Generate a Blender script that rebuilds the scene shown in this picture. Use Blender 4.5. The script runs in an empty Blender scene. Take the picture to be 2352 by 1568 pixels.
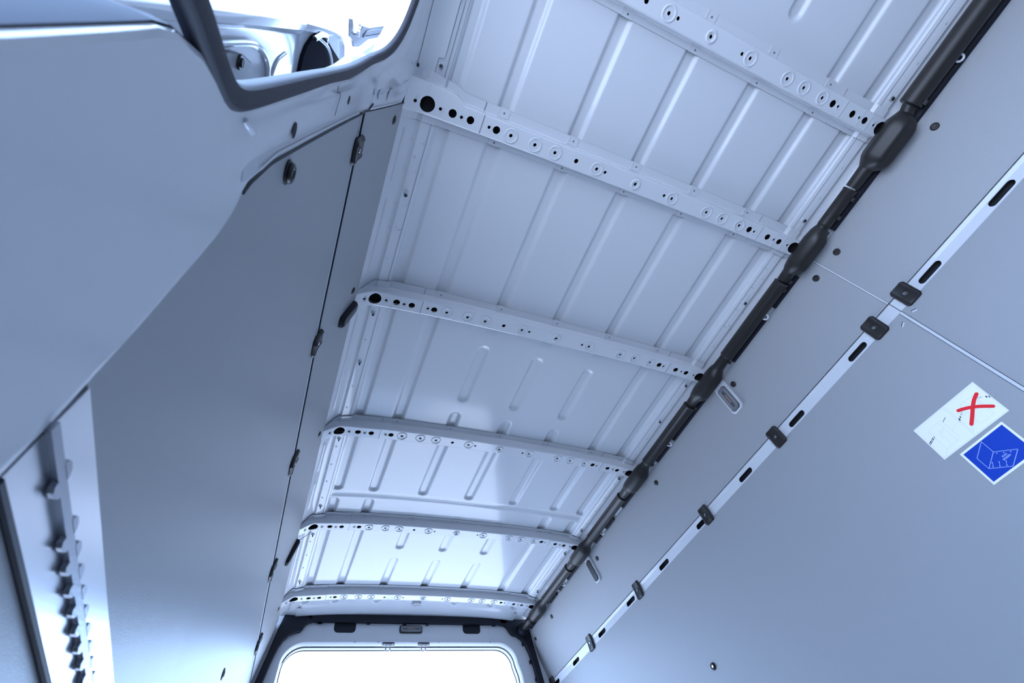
import bpy, bmesh, math, random
from mathutils import Vector, Matrix
random.seed(7)
sc = bpy.context.scene
COL = sc.collection

# ------------------------------------------------------------------ camera
# van coordinates: x across (0 = centre line), y towards the rear doors, z up, camera at z = 0
RC = ((0.9162092, -0.365218, -0.1648532), (0.2153683, 0.7957723, -0.5660062), (0.3379013, 0.4830759, 0.8077502))
FPX = 1098.161
CAM = Vector((-0.7382163, 0.0, 0.0))
cd = bpy.data.cameras.new('camera'); cam = bpy.data.objects.new('camera', cd); COL.objects.link(cam)
cd.sensor_width = 36.0; cd.lens = FPX * 36.0 / 2352.0; cd.clip_start = 0.005
xa, ya, za = Vector(RC[0]), -Vector(RC[1]), -Vector(RC[2])
cam.matrix_world = Matrix(((xa.x, ya.x, za.x, CAM.x), (xa.y, ya.y, za.y, CAM.y), (xa.z, ya.z, za.z, CAM.z), (0, 0, 0, 1)))
cd.dof.use_dof = True; cd.dof.focus_distance = 1.75; cd.dof.aperture_fstop = 11.0
sc.camera = cam

# ------------------------------------------------------------------ light
w = bpy.data.worlds.new('sky'); sc.world = w; w.use_nodes = True
nt = w.node_tree; bg = nt.nodes['Background']
bg.inputs['Color'].default_value = (0.40, 0.61, 1.0, 1); bg.inputs['Strength'].default_value = 8.4
sun = bpy.data.lights.new('sun', 'SUN'); so = bpy.data.objects.new('sun', sun); COL.objects.link(so)
sun.energy = 23.0; sun.angle = 0.06; sun.color = (0.95, 0.96, 1.0)
so.rotation_euler = (math.radians(52), 0, math.radians(28))   # falls from the rear quarter on the ground outside
sc.view_settings.view_transform = 'Standard'; sc.view_settings.look = 'None'
sc.view_settings.gamma = 1.0; sc.view_settings.use_curve_mapping = False
sc.view_settings.exposure = 0.13
sc.cycles.max_bounces = 14; sc.cycles.diffuse_bounces = 9; sc.cycles.glossy_bounces = 6
sc.cycles.use_denoising = True
sc.cycles.sample_clamp_indirect = 12.0

# ------------------------------------------------------------------ materials
def mat(name, col, rough=0.4, metal=0.0, spec=0.5, bump=0.0, bscale=400.0, coat=0.0, var=0.0, trans=0.0, ior=1.45):
    m = bpy.data.materials.new(name); m.use_nodes = True
    n = m.node_tree.nodes; l = m.node_tree.links; b = n['Principled BSDF']
    b.inputs['Base Color'].default_value = (*col, 1); b.inputs['Roughness'].default_value = rough
    b.inputs['Metallic'].default_value = metal; b.inputs['Specular IOR Level'].default_value = spec
    b.inputs['Coat Weight'].default_value = coat; b.inputs['Coat Roughness'].default_value = 0.06
    b.inputs['Transmission Weight'].default_value = trans; b.inputs['IOR'].default_value = ior
    if bump or var:
        tc = n.new('ShaderNodeTexCoord'); nz = n.new('ShaderNodeTexNoise')
        nz.inputs['Scale'].default_value = bscale; nz.inputs['Detail'].default_value = 3.0
        l.new(tc.outputs['Object'], nz.inputs['Vector'])
        if bump:
            bp = n.new('ShaderNodeBump'); bp.inputs['Strength'].default_value = bump; bp.inputs['Distance'].default_value = 0.001
            l.new(nz.outputs['Fac'], bp.inputs['Height']); l.new(bp.outputs['Normal'], b.inputs['Normal'])
        if var:
            mx = n.new('ShaderNodeMix'); mx.data_type = 'RGBA'
            mx.inputs['A'].default_value = (*[c * (1 - var) for c in col], 1); mx.inputs['B'].default_value = (*[min(1, c * (1 + var)) for c in col], 1)
            l.new(nz.outputs['Fac'], mx.inputs['Factor']); l.new(mx.outputs['Result'], b.inputs['Base Color'])
    return m
PAINT = mat('white_body_paint', (0.635, 0.645, 0.67), 0.11, coat=0.10)
GREY = mat('grey_wall_lining', (0.345, 0.350, 0.362), 0.36, spec=0.28, bump=0.22, bscale=900, var=0.05)
FLOOR = mat('plywood_floor', (0.10, 0.097, 0.094), 0.55, bump=0.2, bscale=300, var=0.15)
BLACK = mat('black_plastic', (0.020, 0.017, 0.016), 0.38)
BLACKM = mat('black_matt_plastic', (0.010, 0.011, 0.018), 0.5, spec=0.3)
DARK = mat('dark_cavity', (0.012, 0.013, 0.016), 0.8)  # in the hollow crossbars this colour stands in for shade
RUBBER = mat('seal_rubber', (0.022, 0.022, 0.034), 0.55, bump=0.25, bscale=1500)
STEEL = mat('zinc_steel', (0.62, 0.63, 0.66), 0.25, metal=1.0)
CAST = mat('galvanised_steel', (0.42, 0.43, 0.47), 0.38, metal=1.0, bump=0.2, bscale=600)
ALU = mat('aluminium', (0.80, 0.81, 0.84), 0.28, metal=1.0)
STICK = mat('sticker_white', (0.93, 0.905, 0.88), 0.35)
RED = mat('print_red', (0.90, 0.02, 0.025), 0.4)
BLUE = mat('print_blue', (0.006, 0.050, 0.42), 0.35)
PALE = mat('print_pale_blue', (0.45, 0.56, 0.85), 0.4)
INK = mat('print_black', (0.02, 0.02, 0.03), 0.4)
FAINT = mat('print_faint_grey', (0.66, 0.68, 0.72), 0.4)
DEADBLACK = mat('dull_black_rubber', (0.012, 0.012, 0.018), 0.9, spec=0.1)
JAMB_SHADE = mat('dark_jamb_shade', (0.018, 0.024, 0.045), 0.6, spec=0.15)  # near-black blue that holds the shade on the door jamb
SMOKE = mat('smoked_lens', (0.018, 0.019, 0.023), 0.3, spec=0.35)
LENS = mat('lamp_glass', (0.085, 0.09, 0.10), 0.18, spec=0.5)
RIB = mat('lamp_glass_ridge', (0.30, 0.31, 0.34), 0.2)
AMBER = mat('lamp_filament', (0.60, 0.30, 0.20), 0.3)
SEAMM = mat('seam_sealer', (0.16, 0.17, 0.20), 0.6)
PATCH = mat('matt_primer_patch', (0.52, 0.54, 0.58), 0.55)
GROUND = mat('concrete_ground', (0.42, 0.42, 0.425), 0.85, bump=0.3, bscale=8, var=0.2)

# ------------------------------------------------------------------ helpers
class MB:
    def __init__(s): s.v = []; s.f = []; s.m = []; s.mats = []; s.sm = []
    def mi(s, m):
        if m not in s.mats: s.mats.append(m)
        return s.mats.index(m)
    def face(s, idx, m, smooth=False): s.f.append(tuple(idx)); s.m.append(s.mi(m)); s.sm.append(smooth)
    def grid(s, rows, m, smooth=True, cu=False, cv=False, flip=False):
        b = len(s.v); nr, nc = len(rows), len(rows[0])
        for r in rows: s.v.extend([tuple(p) for p in r])
        for i in range(nr if cu else nr - 1):
            for j in range(nc if cv else nc - 1):
                a, c = b + i * nc + j, b + i * nc + (j + 1) % nc
                d, e = b + ((i + 1) % nr) * nc + (j + 1) % nc, b + ((i + 1) % nr) * nc + j
                s.face((a, e, d, c) if flip else (a, c, d, e), m, smooth)
    def poly(s, pts, m, smooth=False):
        b = len(s.v); s.v.extend([tuple(p) for p in pts]); s.face(range(b, b + len(pts)), m, smooth)
    def prism(s, pts, vec, m, smooth_side=False):
        """closed polygon pts extruded by vec"""
        b = len(s.v); n = len(pts); vec = Vector(vec)
        s.v.extend([tuple(p) for p in pts]); s.v.extend([tuple(Vector(p) + vec) for p in pts])
        s.face(range(b, b + n), m); s.face(range(b + 2 * n - 1, b + n - 1, -1), m)
        for i in range(n):
            j = (i + 1) % n; s.face((b + i, b + n + i, b + n + j, b + j), m, smooth_side)
    def box(s, c, h, m, axes=None):
        ax = axes or (Vector((1, 0, 0)), Vector((0, 1, 0)), Vector((0, 0, 1))); c = Vector(c)
        q = [c + ax[0] * h[0] * i + ax[1] * h[1] * j - ax[2] * h[2] for i, j in ((-1, -1), (1, -1), (1, 1), (-1, 1))]
        s.prism(q, ax[2] * h[2] * 2, m)
    def tube(s, pts, r, m, n=14, caps=True, up=None, flat=1.0, smooth=True):
        pts = [Vector(p) for p in pts]; rs = r if isinstance(r, (list, tuple)) else [r] * len(pts)
        rows = []; u = None
        for i, p in enumerate(pts):
            t = (pts[min(i + 1, len(pts) - 1)] - pts[max(i - 1, 0)]).normalized()
            if u is None:
                u = Vector(up) if up else (Vector((0, 0, 1)) if abs(t.z) < 0.9 else Vector((1, 0, 0)))
            u = (u - t * u.dot(t)).normalized(); v = t.cross(u)
            rows.append([p + (u * math.cos(a) * flat + v * math.sin(a)) * rs[i] for a in [2 * math.pi * k / n for k in range(n)]])
        b = len(s.v); s.grid(rows, m, smooth, cv=True)
        if caps:
            s.face(range(b, b + n), m); e = b + (len(pts) - 1) * n; s.face(range(e + n - 1, e - 1, -1), m)
    def cyl(s, c, ax, r, h, m, n=20, r2=None):
        c = Vector(c); ax = Vector(ax).normalized()
        s.tube([c, c + ax * h], [r, r if r2 is None else r2], m, n, smooth=True)
    def torus(s, c, ax, R, r, m, n=28, k=8, flat=1.0, a0=0, a1=2 * math.pi):
        c = Vector(c); ax = Vector(ax).normalized(); u = ax.orthogonal().normalized(); v = ax.cross(u)
        full = abs(a1 - a0 - 2 * math.pi) < 1e-6; rows = []
        for i in range(n if full else n + 1):
            a = a0 + (a1 - a0) * i / n; d = u * math.cos(a) + v * math.sin(a)
            rows.append([c + d * (R + r * math.cos(b)) + ax * r * flat * math.sin(b) for b in [2 * math.pi * j / k for j in range(k)]])
        s.grid(rows, m, True, cu=full, cv=True)
    def strip(s, pts, wd, nrm, m, th=0.0006):
        """flat ribbon lying on a surface with normal nrm"""
        pts = [Vector(p) for p in pts]; nrm = Vector(nrm).normalized(); A = []; B = []
        ws = wd if isinstance(wd, (list, tuple)) else [wd] * len(pts)
        for i, p in enumerate(pts):
            t = (pts[min(i + 1, len(pts) - 1)] - pts[max(i - 1, 0)]).normalized(); v = nrm.cross(t).normalized() * ws[i] / 2
            A.append(p + v); B.append(p - v)
        up = nrm * th
        s.grid([[a for a in A], [a + up for a in A], [b + up for b in B], [b for b in B]], m, False)
    def build(s, name, parent=None, loc=None, sharp=35, weld=False):
        me = bpy.data.meshes.new(name)
        me.from_pydata([tuple(v) for v in s.v], [], s.f)
        for m in s.mats: me.materials.append(m)
        me.polygons.foreach_set('material_index', s.m); me.polygons.foreach_set('use_smooth', s.sm)
        bm = bmesh.new(); bm.from_mesh(me)
        if weld: bmesh.ops.remove_doubles(bm, verts=bm.verts, dist=1e-5)
        bmesh.ops.recalc_face_normals(bm, faces=bm.faces)
        for e in bm.edges:
            if len(e.link_faces) == 2 and e.calc_face_angle(0) > math.radians(sharp): e.smooth = False
        bm.to_mesh(me); bm.free(); me.update()
        o = bpy.data.objects.new(name, me); COL.objects.link(o)
        if parent: o.parent = parent
        if loc: o.location = loc
        return o
def tag(o, label=None, cat=None, group=None, kind=None):
    if label: o['label'] = label
    if cat: o['category'] = cat
    if group: o['group'] = group
    if kind: o['kind'] = kind
    return o
def empty(name, loc=(0, 0, 0)):
    o = bpy.data.objects.new(name, None); COL.objects.link(o); o.location = loc; o.empty_display_size = 0.02
    return o
def recenter(o, p):
    """put the thing's origin at p without moving its mesh (one-mesh things)"""
    p = Vector(p); o.data.transform(Matrix.Translation(-p)); o.location = p
def hang(root, *parts):
    for q in parts: q.parent = root; q.matrix_parent_inverse = Matrix.Translation(-root.location)
def bevel(o, wd=0.001, seg=2, ang=30):
    b = o.modifiers.new('bevel', 'BEVEL'); b.width = wd; b.segments = seg; b.limit_method = 'ANGLE'; b.angle_limit = math.radians(ang)
    b.harden_normals = False
def copy_tree(o, parent=None):
    c = o.copy(); COL.objects.link(c); c.parent = parent
    for ch in o.children: copy_tree(ch, c)
    return c
def boolean_cut(o, cutter):
    md = o.modifiers.new('cut', 'BOOLEAN'); md.operation = 'DIFFERENCE'; md.solver = 'EXACT'; md.object = cutter
    bpy.context.view_layer.update()
    dg = bpy.context.evaluated_depsgraph_get()
    me = bpy.data.meshes.new_from_object(o.evaluated_get(dg))
    o.modifiers.clear(); old = o.data; o.data = me; bpy.data.meshes.remove(old)
    cm = cutter.data; bpy.data.objects.remove(cutter); bpy.data.meshes.remove(cm)
    bm = bmesh.new(); bm.from_mesh(me)
    for f_ in bm.faces: f_.smooth = False
    bm.to_mesh(me); bm.free()
def lerp(a, b, t): return a + (b - a) * t
def table(x, T):
    if x <= T[0][0]: return T[0][1]
    for (a, p), (b, q) in zip(T, T[1:]):
        if x <= b: return p + (q - p) * (x - a) / (b - a)
    return T[-1][1]
def sstep(t): t = max(0.0, min(1.0, t)); return t * t * (3 - 2 * t)
def smooth_path(P, n=6):
    P = [Vector(p) for p in P]; out = []
    for i in range(len(P) - 1):
        p0, p1, p2, p3 = P[max(i - 1, 0)], P[i], P[i + 1], P[min(i + 2, len(P) - 1)]
        for k in range(n):
            t = k / n
            out.append(0.5 * ((2 * p1) + (p2 - p0) * t + (2 * p0 - 5 * p1 + 4 * p2 - p3) * t * t + (3 * p1 - p0 - 3 * p2 + p3) * t ** 3))
    out.append(P[-1]); return out
# a point of the photograph turned into the point of a known surface (used to read the measures of flat details)
def ray(px, py):
    u, v = (px - 1176) / FPX, (py - 784) / FPX
    return Vector([u * RC[0][i] + v * RC[1][i] + RC[2][i] for i in range(3)])
def on_y(px, py, y): d = ray(px, py); return CAM + d * (y / d.y)
# ------------------------------------------------------------------ section of the body
YB = {'A': -0.2235, 'B': 0.1871, 'C': 0.78, 'D': 1.3726, 'E': 1.9662, 'F': 2.5568}
YF, YR = -1.45, 2.80
def crown(x): return 1.3965 - 0.0284 * x * x - 0.0735 * x ** 4      # underside of the crossbars
def skin(x): return crown(x) + 0.038                                # roof panel
SM = [(0.618, skin(0.618)), (0.621, 1.4030), (0.657, 1.3935), (0.664, 1.3970), (0.672, 1.3960), (0.684, 1.3870), (0.694, 1.3760), (0.704, 1.363), (0.713, 1.351), (0.7235, 1.341), (0.735, 1.325)]
def sm(x): return skin(x) if x < 0.618 else table(x, SM)
def XR(z): return 0.815 + 0.3456 * (1.060 - z) if z > 1.060 else 0.815 + 0.044 * (1.060 - z)
def XL0(z): return 0.712 + 0.2852 * (1.333 - z) if z > 1.07 else 0.787 + 0.062 * (1.07 - z)
def XL(z, y=0.0): return XL0(z) - 0.022 * max(0.0, min(1.0, (y - 0.7) / 1.8)) * (1 if z < 1.07 else max(0.3, 1 - 2.7 * (z - 1.07)))
N_UR = Vector((-1, 0, -0.3456)).normalized(); N_LR = Vector((-1, 0, -0.044)).normalized()
N_UL = Vector((1, 0, -0.2852)).normalized(); N_LL = Vector((1, 0, -0.062)).normalized()
def on_lr(px, py, off=0.0):                                         # lower right wall
    d = ray(px, py); n = N_LR; p0 = Vector((0.815, 0, 1.060)) + n * off
    return CAM + d * ((p0 - CAM).dot(n) / d.dot(n))
def on_ur(px, py, off=0.0):
    d = ray(px, py); n = N_UR; p0 = Vector((0.815, 0, 1.060)) + n * off
    return CAM + d * ((p0 - CAM).dot(n) / d.dot(n))
def PR(y, z, off=0.0): return Vector((XR(z), y, z)) + (N_UR if z > 1.06 else N_LR) * off
def PL(y, z, off=0.0): return Vector((-XL(z, y), y, z)) + (N_UL if z > 1.07 else N_LL) * off

# ================================================================== SETTING
# ceiling: roof panel with its pressed channels
BX = (-0.598, -0.448, -0.228, -0.006, 0.220, 0.444, 0.594)
segs = []
for x in BX:
    inner = abs(x) < 0.3; outer = abs(x) > 0.5
    segs.append((x, -1.5, -0.37 if inner else -0.1))
    if not inner: segs.append((x, -0.4, 0.2))
    segs.append((x, -0.22, 0.2)); segs.append((x, 0.18, 0.80))
    if inner: segs += [(x, 0.927, 1.160), (x, 1.264, 1.40)]
    else: segs.append((x, 0.8, 1.40))
    segs.append((x, 1.38, 1.740))
    if not inner: segs += [(x, 1.836, 1.96), (x, 1.96, 2.56)]
    else: segs += [(x, 1.96, 2.158), (x, 2.282, 2.56)]
    segs.append((x, 2.55, 2.66))
def channel(x, y):
    h = 0.0
    for bx, y0, y1 in segs:
        dx = abs(x - bx)
        if dx > 0.026: continue
        dy = max(y0 - y, 0, y - y1)
        if dy > 0.026: continue
        d = math.hypot(dx, dy); h = max(h, sstep((0.0255 - d) / 0.0150))
    return h
xs = set()
for x in BX:
    for k in range(-9, 10): xs.add(round(x + k * 0.003, 4))
k = -0.62
while k <= 0.6201:
    if all(abs(k - b) > 0.028 for b in BX): xs.add(round(k, 4))
    k += 0.02
xs = sorted([x for x in xs if abs(x) <= 0.6201] + [-0.622, 0.622])
ys = set()
k = YF
while k < 2.66: ys.add(round(k, 4)); k += 0.03
for a, b in ((-0.40, -0.33), (0.89, 0.96), (1.13, 1.27), (1.73, 1.85), (2.15, 2.29), (2.6, 2.70)):
    k = a
    while k <= b: ys.add(round(k, 4)); k += 0.004
ys = sorted(ys) + [2.705, 2.72, 2.735, 2.75, 2.765, 2.785]
rows = []
for y in ys:
    r = []
    for x in xs:
        z = skin(x) + 0.0100 * channel(x, y)
        z += 0.0035 * (sstep((y - 1.768) / 0.006) - sstep((y - 1.790) / 0.02))      # joint between the two roof panels
        if y > 2.66: z -= 0.017 * sstep((y - 2.66) / 0.11)
        r.append((x, y, z))
    rows.append(r)
mb = MB(); mb.grid(rows, PAINT)
# faint sealer line along the panel joint, round boss near the rear header
mb.strip([(x, 1.794, skin(x) - 0.0004) for x in [-0.6 + 0.05 * i for i in range(25)]], 0.0016, (0, 0, -1), PATCH, 0.0004)
mb.torus((-0.001, 2.685, skin(0) - 0.004), (0, 0.25, -1), 0.024, 0.0045, PAINT, flat=1.2)
mb.torus((-0.001, 2.689, skin(0) - 0.009), (0, 0.25, -1), 0.013, 0.005, PAINT, flat=1.2)
for s_ in (-1, 1): mb.grid([[(s_ * x, y, z) for x, z in ((0.60, 1.4005), (0.66, 1.404), (0.73, 1.405))] for y in (2.70, 2.785)], PAINT)
# outer skin of the roof so that it has thickness
mb.grid([[(x, y, skin(x) + 0.03) for x in (-0.745, -0.6, -0.3, 0, 0.3, 0.6, 0.745)] for y in (YF - 0.05, 0.8, 2.9)], PAINT)
tag(mb.build('ceiling'), kind='structure')

# longitudinal roof side members
def side_member(s, name):
    mb = MB(); prof = [(0.612, skin(0.612) + 0.001)] + SM
    # rounded profile
    P = smooth_path([(x, 0, z) for x, z in SM[2:]], 3)
    prof = [(0.612, skin(0.612) + 0.0015), (0.6165, skin(0.612) - 0.0015), (0.6185, 1.4065), (0.621, 1.4045)] + [(p.x, p.z) for p in P]
    yy = [YF] + [YF + 0.05 * i for i in range(1, 83)] + [2.715]
    mb.grid([[(s * x, y, z) for x, z in prof] for y in yy], PAINT)
    # spot welds along the strip and the lapped seam
    for y in [YF + 0.1 + 0.105 * i for i in range(39)]:
        mb.torus((s * 0.648, y, table(0.648, SM) - 0.0006), (0, 0, -1), 0.0032, 0.0007, PAINT, n=12, k=5)
    mb.strip([(s * 0.6285, y, table(0.6285, SM) - 0.0014) for y in (-0.9, 0.1, 1.4, 2.5)], 0.0011, (0, 0, -1), SEAMM, 0.0003)
    # long embossed bead on the rounded corner, one per bay
    for a, b in ((0.26, 0.41), (0.46, 0.70), (0.85, 1.29), (1.45, 1.62), (1.68, 1.86), (2.04, 2.46)):
        pts = [(s * 0.6935, a + (b - a) * i / 16, table(0.6935, SM) - 0.0012) for i in range(17)]
        mb.tube(pts, [0.0005] + [0.0052] * 15 + [0.0005], PAINT, 10, flat=0.55)
    # lapped reinforcement plates
    for y in (0.235, 0.29, 0.372, 0.47, 0.55):
        mb.strip([(s * 0.626, y, table(0.626, SM) - 0.0008), (s * 0.672, y + 0.003, table(0.672, SM) - 0.0008)], 0.002, (0, 0, -1), PAINT, 0.0012)
    return tag(mb.build(name), kind='structure')
side_member(-1, 'trim_1'); side_member(1, 'trim_2')

# right wall behind the lining (painted)
zs_in = [1.36, 1.33, 1.30, 1.2, 1.10, 1.062, 1.058, 1.02, 0.9, 0.6, 0.3, 0.0, -0.3, -0.57]
mb = MB()
mb.grid([[PR(y, z, -0.030) for z in zs_in] for y in (YF, 0.0, 1.4, 2.83)], PAINT, smooth=False)
mb.grid([[PR(y, z, -0.09) for z in zs_in] for y in (YF, 0.0, 1.4, 2.83)], PAINT, smooth=False)
for ya_, yb_ in ((YF, 0.195), (0.195, 2.78)):                                     # top land that carries the panels
    mb.grid([[PR(y, z, -0.005) for z in (1.345, 1.30)] for y in (ya_, yb_)], PAINT)
    mb.grid([[PR(y, 1.345, -0.005), PR(y, 1.36, -0.020), Vector((0.7, y, 1.375))] for y in (ya_, yb_)], PAINT)
mb.grid([[PR(y, z, -0.006) for z in (1.345, 1.2, 1.09)] for y in (0.185, 0.215)], PAINT)
mb.grid([[PR(y, z, -0.006) for z in (1.02, 0.6, 0.2, -0.57)] for y in (0.180, 0.222)], PAINT)
tag(mb.build('wall_right'), kind='structure')
# floor
mb = MB(); mb.box((0, 0.68, -0.585), (0.92, 2.2, 0.02), FLOOR); tag(mb.build('floor'), kind='structure')
# bulkhead behind the camera
mb = MB(); mb.box((0, YF - 0.02, 0.45), (0.93, 0.02, 1.02), GREY); tag(mb.build('wall_front'), kind='structure')

# left wall: painted pillar round the sliding door opening and the inner wall behind the lining
EDGE = [(-0.6, 0.200), (0.0, 0.200), (0.15, 0.197), (0.22, 0.194), (0.26, 0.189), (0.31, 0.183), (0.34, 0.179), (0.37, 0.171), (0.40, 0.159), (0.46, 0.156), (0.59, 0.166), (0.74, 0.178), (0.90, 0.192), (1.03, 0.204), (1.07, 0.205), (1.2, 0.203), (1.33, 0.200), (1.4, 0.2)]
OPEN = [(-0.60, 0.051), (0.10, 0.051), (0.18, 0.0515), (0.245, 0.0505), (0.265, 0.050), (0.281, 0.052), (0.294, 0.057), (0.307, 0.062), (0.329, 0.077), (0.340, 0.087), (0.352, 0.094), (0.371, 0.098), (0.401, 0.1005), (0.466, 0.1045), (0.555, 0.1085), (0.676, 0.1125), (0.817, 0.122), (0.94, 0.121), (1.034, 0.1145), (1.10, 0.112), (1.126, 0.110), (1.18, 0.094), (1.217, 0.067), (1.238, 0.040), (1.250, 0.018), (1.262, -0.008), (1.270, -0.030)]
top_run = [(1.276, -0.06), (1.280, -0.12), (1.281, -0.4), (1.281, -0.8), (1.278, -1.08), (1.26, -1.12), (1.2, -1.15)]
front_run = [(z, -1.16) for z in (1.05, 0.6, 0.2, -0.2, -0.60)]
def edge_y(z): return table(z, EDGE)
opening = [(y, z) for z, y in OPEN] + [(y, z) for z, y in top_run] + [(y, z) for z, y in front_run]
outer = []
for z, y in OPEN:
    if z <= 1.034: outer.append((edge_y(z) + 0.02, z))
n0 = len(outer); rest = len(OPEN) - n0
for i in range(rest):
    t = (i + 1) / rest
    q = ((0.222, lerp(1.034, 1.352, t / 0.55)) if t < 0.55 else (lerp(0.222, -0.02, (t - 0.55) / 0.45), 1.352))
    outer.append(q)
for i, (z, y) in enumerate(top_run): outer.append((min(-0.05, y - 0.0) if i < 4 else y - 0.12, 1.352 if i < 5 else z + 0.07))
for z, y in front_run: outer.append((YF, z))
outer[-len(front_run) - 2] = (-1.2, 1.352); outer[-len(front_run) - 1] = (YF, 1.352)
mb = MB()
NST = 21
rows = []
for (oy, oz), (ey, ez) in zip(opening, outer):
    r = []
    ye = max(0.05, min(0.97, (edge_y(oz) - oy) / max(0.01, ey - oy))) if (oy > 0 and oz < 1.034) else ((0.2035 - oy) / (ey - oy) if (oy > 0 and ey > 0.2045) else 2.0)
    ts = [k / 20 for k in range(NST)] if ye > 1 else [ye * q for q in (0, .08, .16, .24, .32, .40, .48, .56, .64, .72, .80, .85, .89, .92, .945, .965, .985)] + [ye, ye + 0.004, ye + (1 - ye) * 0.4, 1.0]
    for t in ts:
        y, z = lerp(oy, ey, t), lerp(oz, ez, t)
        kz = sstep((oz - 0.36) / 0.05); off = 0.0025 - (0.0020 * kz * sstep((t / ye - 0.88) / 0.10) if ye < 1 else 0) - (0.0010 if t > ye - 1e-6 else 0) - (0.0075 if t > ye + 1e-4 else 0)
        if 0.10 < t < 0.95 and oz > 0.36 and oy > 0: off += 0.0020 * math.sin(math.pi * min(1, t / 0.5))
        r.append(PL(y, z, off))
    rows.append(r)
mb.grid(rows, PAINT)
# rounded lip and jamb turning outwards
lip = []
for i, (oy, oz) in enumerate(opening):
    a, b = opening[max(i - 1, 0)], opening[min(i + 1, len(opening) - 1)]
    t = Vector((0, b[0] - a[0], b[1] - a[1])).normalized(); n = Vector((0, -t.z, t.y))     # towards the opening
    if n.y > 0 and oz < 1.0 and oy > 0: n = -n
    p = PL(oy, oz, 0.0025); o_ = Vector((-1, 0, 0))
    lip.append([p, p + n * 0.0028 + o_ * 0.0012, p + n * 0.004 + o_ * 0.004, p + n * 0.004 + o_ * 0.012, p + n * 0.003 + o_ * 0.02, p + n * 0.001 + o_ * 0.034, p - n * 0.004 + o_ * 0.048])
mb.grid(lip, PAINT)
# panel behind the lining
mb.grid([[PL(y, z, -0.022) for z in (1.36, 1.2, 1.08, 1.07, 1.06, 0.9, 0.6, 0.2, 0.1, -0.2, -0.57)] for y in (0.16, 0.7, 1.2, 1.8, 2.5, 2.83)], PAINT, smooth=False)
mb.grid([[PL(y, z, -0.080) for z in (1.36, 1.07, 0.6, -0.57)] for y in (0.18, 0.7, 1.2, 1.8, 2.5, 2.83)], PAINT, smooth=False)
mb.grid([[Vector((-0.700, y, 1.375)), PL(y, 1.353, -0.012), PL(y, 1.345, -0.004), PL(y, 1.30, -0.004)] for y in (0.19, 0.7, 1.2, 1.8, 2.5, 2.79)], PAINT)
mb.grid([[Vector((-0.700, y, 1.375)), PL(y, 1.360, -0.002), PL(y, 1.345, 0.002)] for y in (YF, -0.6, -0.05, 0.05, 0.19)], PAINT)
# long raised groove that follows the front edge of the lining
def edgepath(off_y, z0, z1, n, off=0.004):
    return [PL(edge_y(lerp(z0, z1, i / n)) + off_y, lerp(z0, z1, i / n), off) for i in range(n + 1)]
mb.tube(edgepath(-0.0085, 0.405, 1.0, 30, 0.0025), [0.0005] + [0.0022] * 29 + [0.0005], PAINT, 8)
mb.strip(edgepath(-0.0125, 0.42, 1.0, 30, 0.0048), 0.0009, N_LL, SEAMM, 0.0002)
mb.tube(edgepath(-0.0055, 1.075, 1.30, 10, 0.0025), [0.0005] + [0.002] * 9 + [0.0005], PAINT, 8)
# overlap seam, primer patches, oval slots
seam = [PL(0.1135, 0.700, 0.0062), PL(0.121, 0.700, 0.0062), PL(0.125, 0.722, 0.0062), PL(0.132, 0.728, 0.006), PL(0.142, 0.720, 0.006), PL(0.152, 0.712, 0.006)]
mb.strip(smooth_path(seam, 4), 0.0022, N_LL, INK, 0.0004)
for y, z, a, b in ((0.139, 0.400, 0.011, 0.017),):
    mb.prism([PL(y + a * sx, z + b * sz, 0.0024) for sx, sz in ((-.9, -1), (.9, -1), (1, -.8), (1, .8), (.9, 1), (-.9, 1), (-1, .8), (-1, -.8))], N_LL * 0.0006, PATCH)
for y, z, a, b in ((0.158, 1.10, 0.013, 0.011), (0.172, 1.135, 0.010, 0.009), (0.168, 1.09, 0.010, 0.009), (0.176, 1.20, 0.012, 0.013)):
    mb.prism([PL(y + a * math.cos(t), z + b * math.sin(t), 0.0045) for t in [i * math.pi / 8 for i in range(16)]], N_UL * 0.0004, PATCH)
mb.strip([PL(0.158, 1.178, 0.005), PL(0.17, 1.14, 0.005), PL(0.157, 1.26, 0.004), PL(0.145, 1.315, 0.003)], 0.0008, N_UL, PATCH, 0.0008)
mb.tube(smooth_path([PL(0.103, 0.376, 0.002), PL(0.108, 0.381, 0.004), PL(0.113, 0.389, 0.0045), PL(0.117, 0.398, 0.002)], 5), [0.0008] + [0.0030] * 14 + [0.0008], PAINT, 10, flat=0.8)
wl = mb.build('wall_left'); tag(wl, kind='structure')
mb = MB()  # added dark sheet over the lower jamb, shade put into its colour
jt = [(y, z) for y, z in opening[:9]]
mb.grid([[PL(y, z, 0.0) + Vector((-0.0015, -0.0050, 0)) for y, z in jt], [PL(y, z, 0.0) + Vector((-0.010, -0.0062, 0)) for y, z in jt], [PL(y, z, 0.0) + Vector((-0.020, -0.006, 0)) for y, z in jt], [PL(y, z, 0.0) + Vector((-0.034, -0.006, 0)) for y, z in jt], [PL(y, z, 0.0) + Vector((-0.040, -0.010, 0)) for y, z in jt], [PL(y, z, 0.0) + Vector((-0.090, -0.014, 0)) for y, z in jt]], JAMB_SHADE)
mb.build('jamb_shade_sheet', wl)
def oval_hole(y, z, a, b, deep=0.004):
    m2 = MB(); n = N_UL if z > 1.07 else N_LL
    m2.prism([PL(y + a * math.cos(t), z + b * math.sin(t), 0.0048) for t in [i * math.pi / 9 for i in range(18)]], n * 0.0005, DARK)
    o = m2.build('slot_hole', wl); return o
oval_hole(0.1345, 0.511, 0.0075, 0.0075); oval_hole(0.1475, 0.822, 0.0062, 0.0062)

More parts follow.
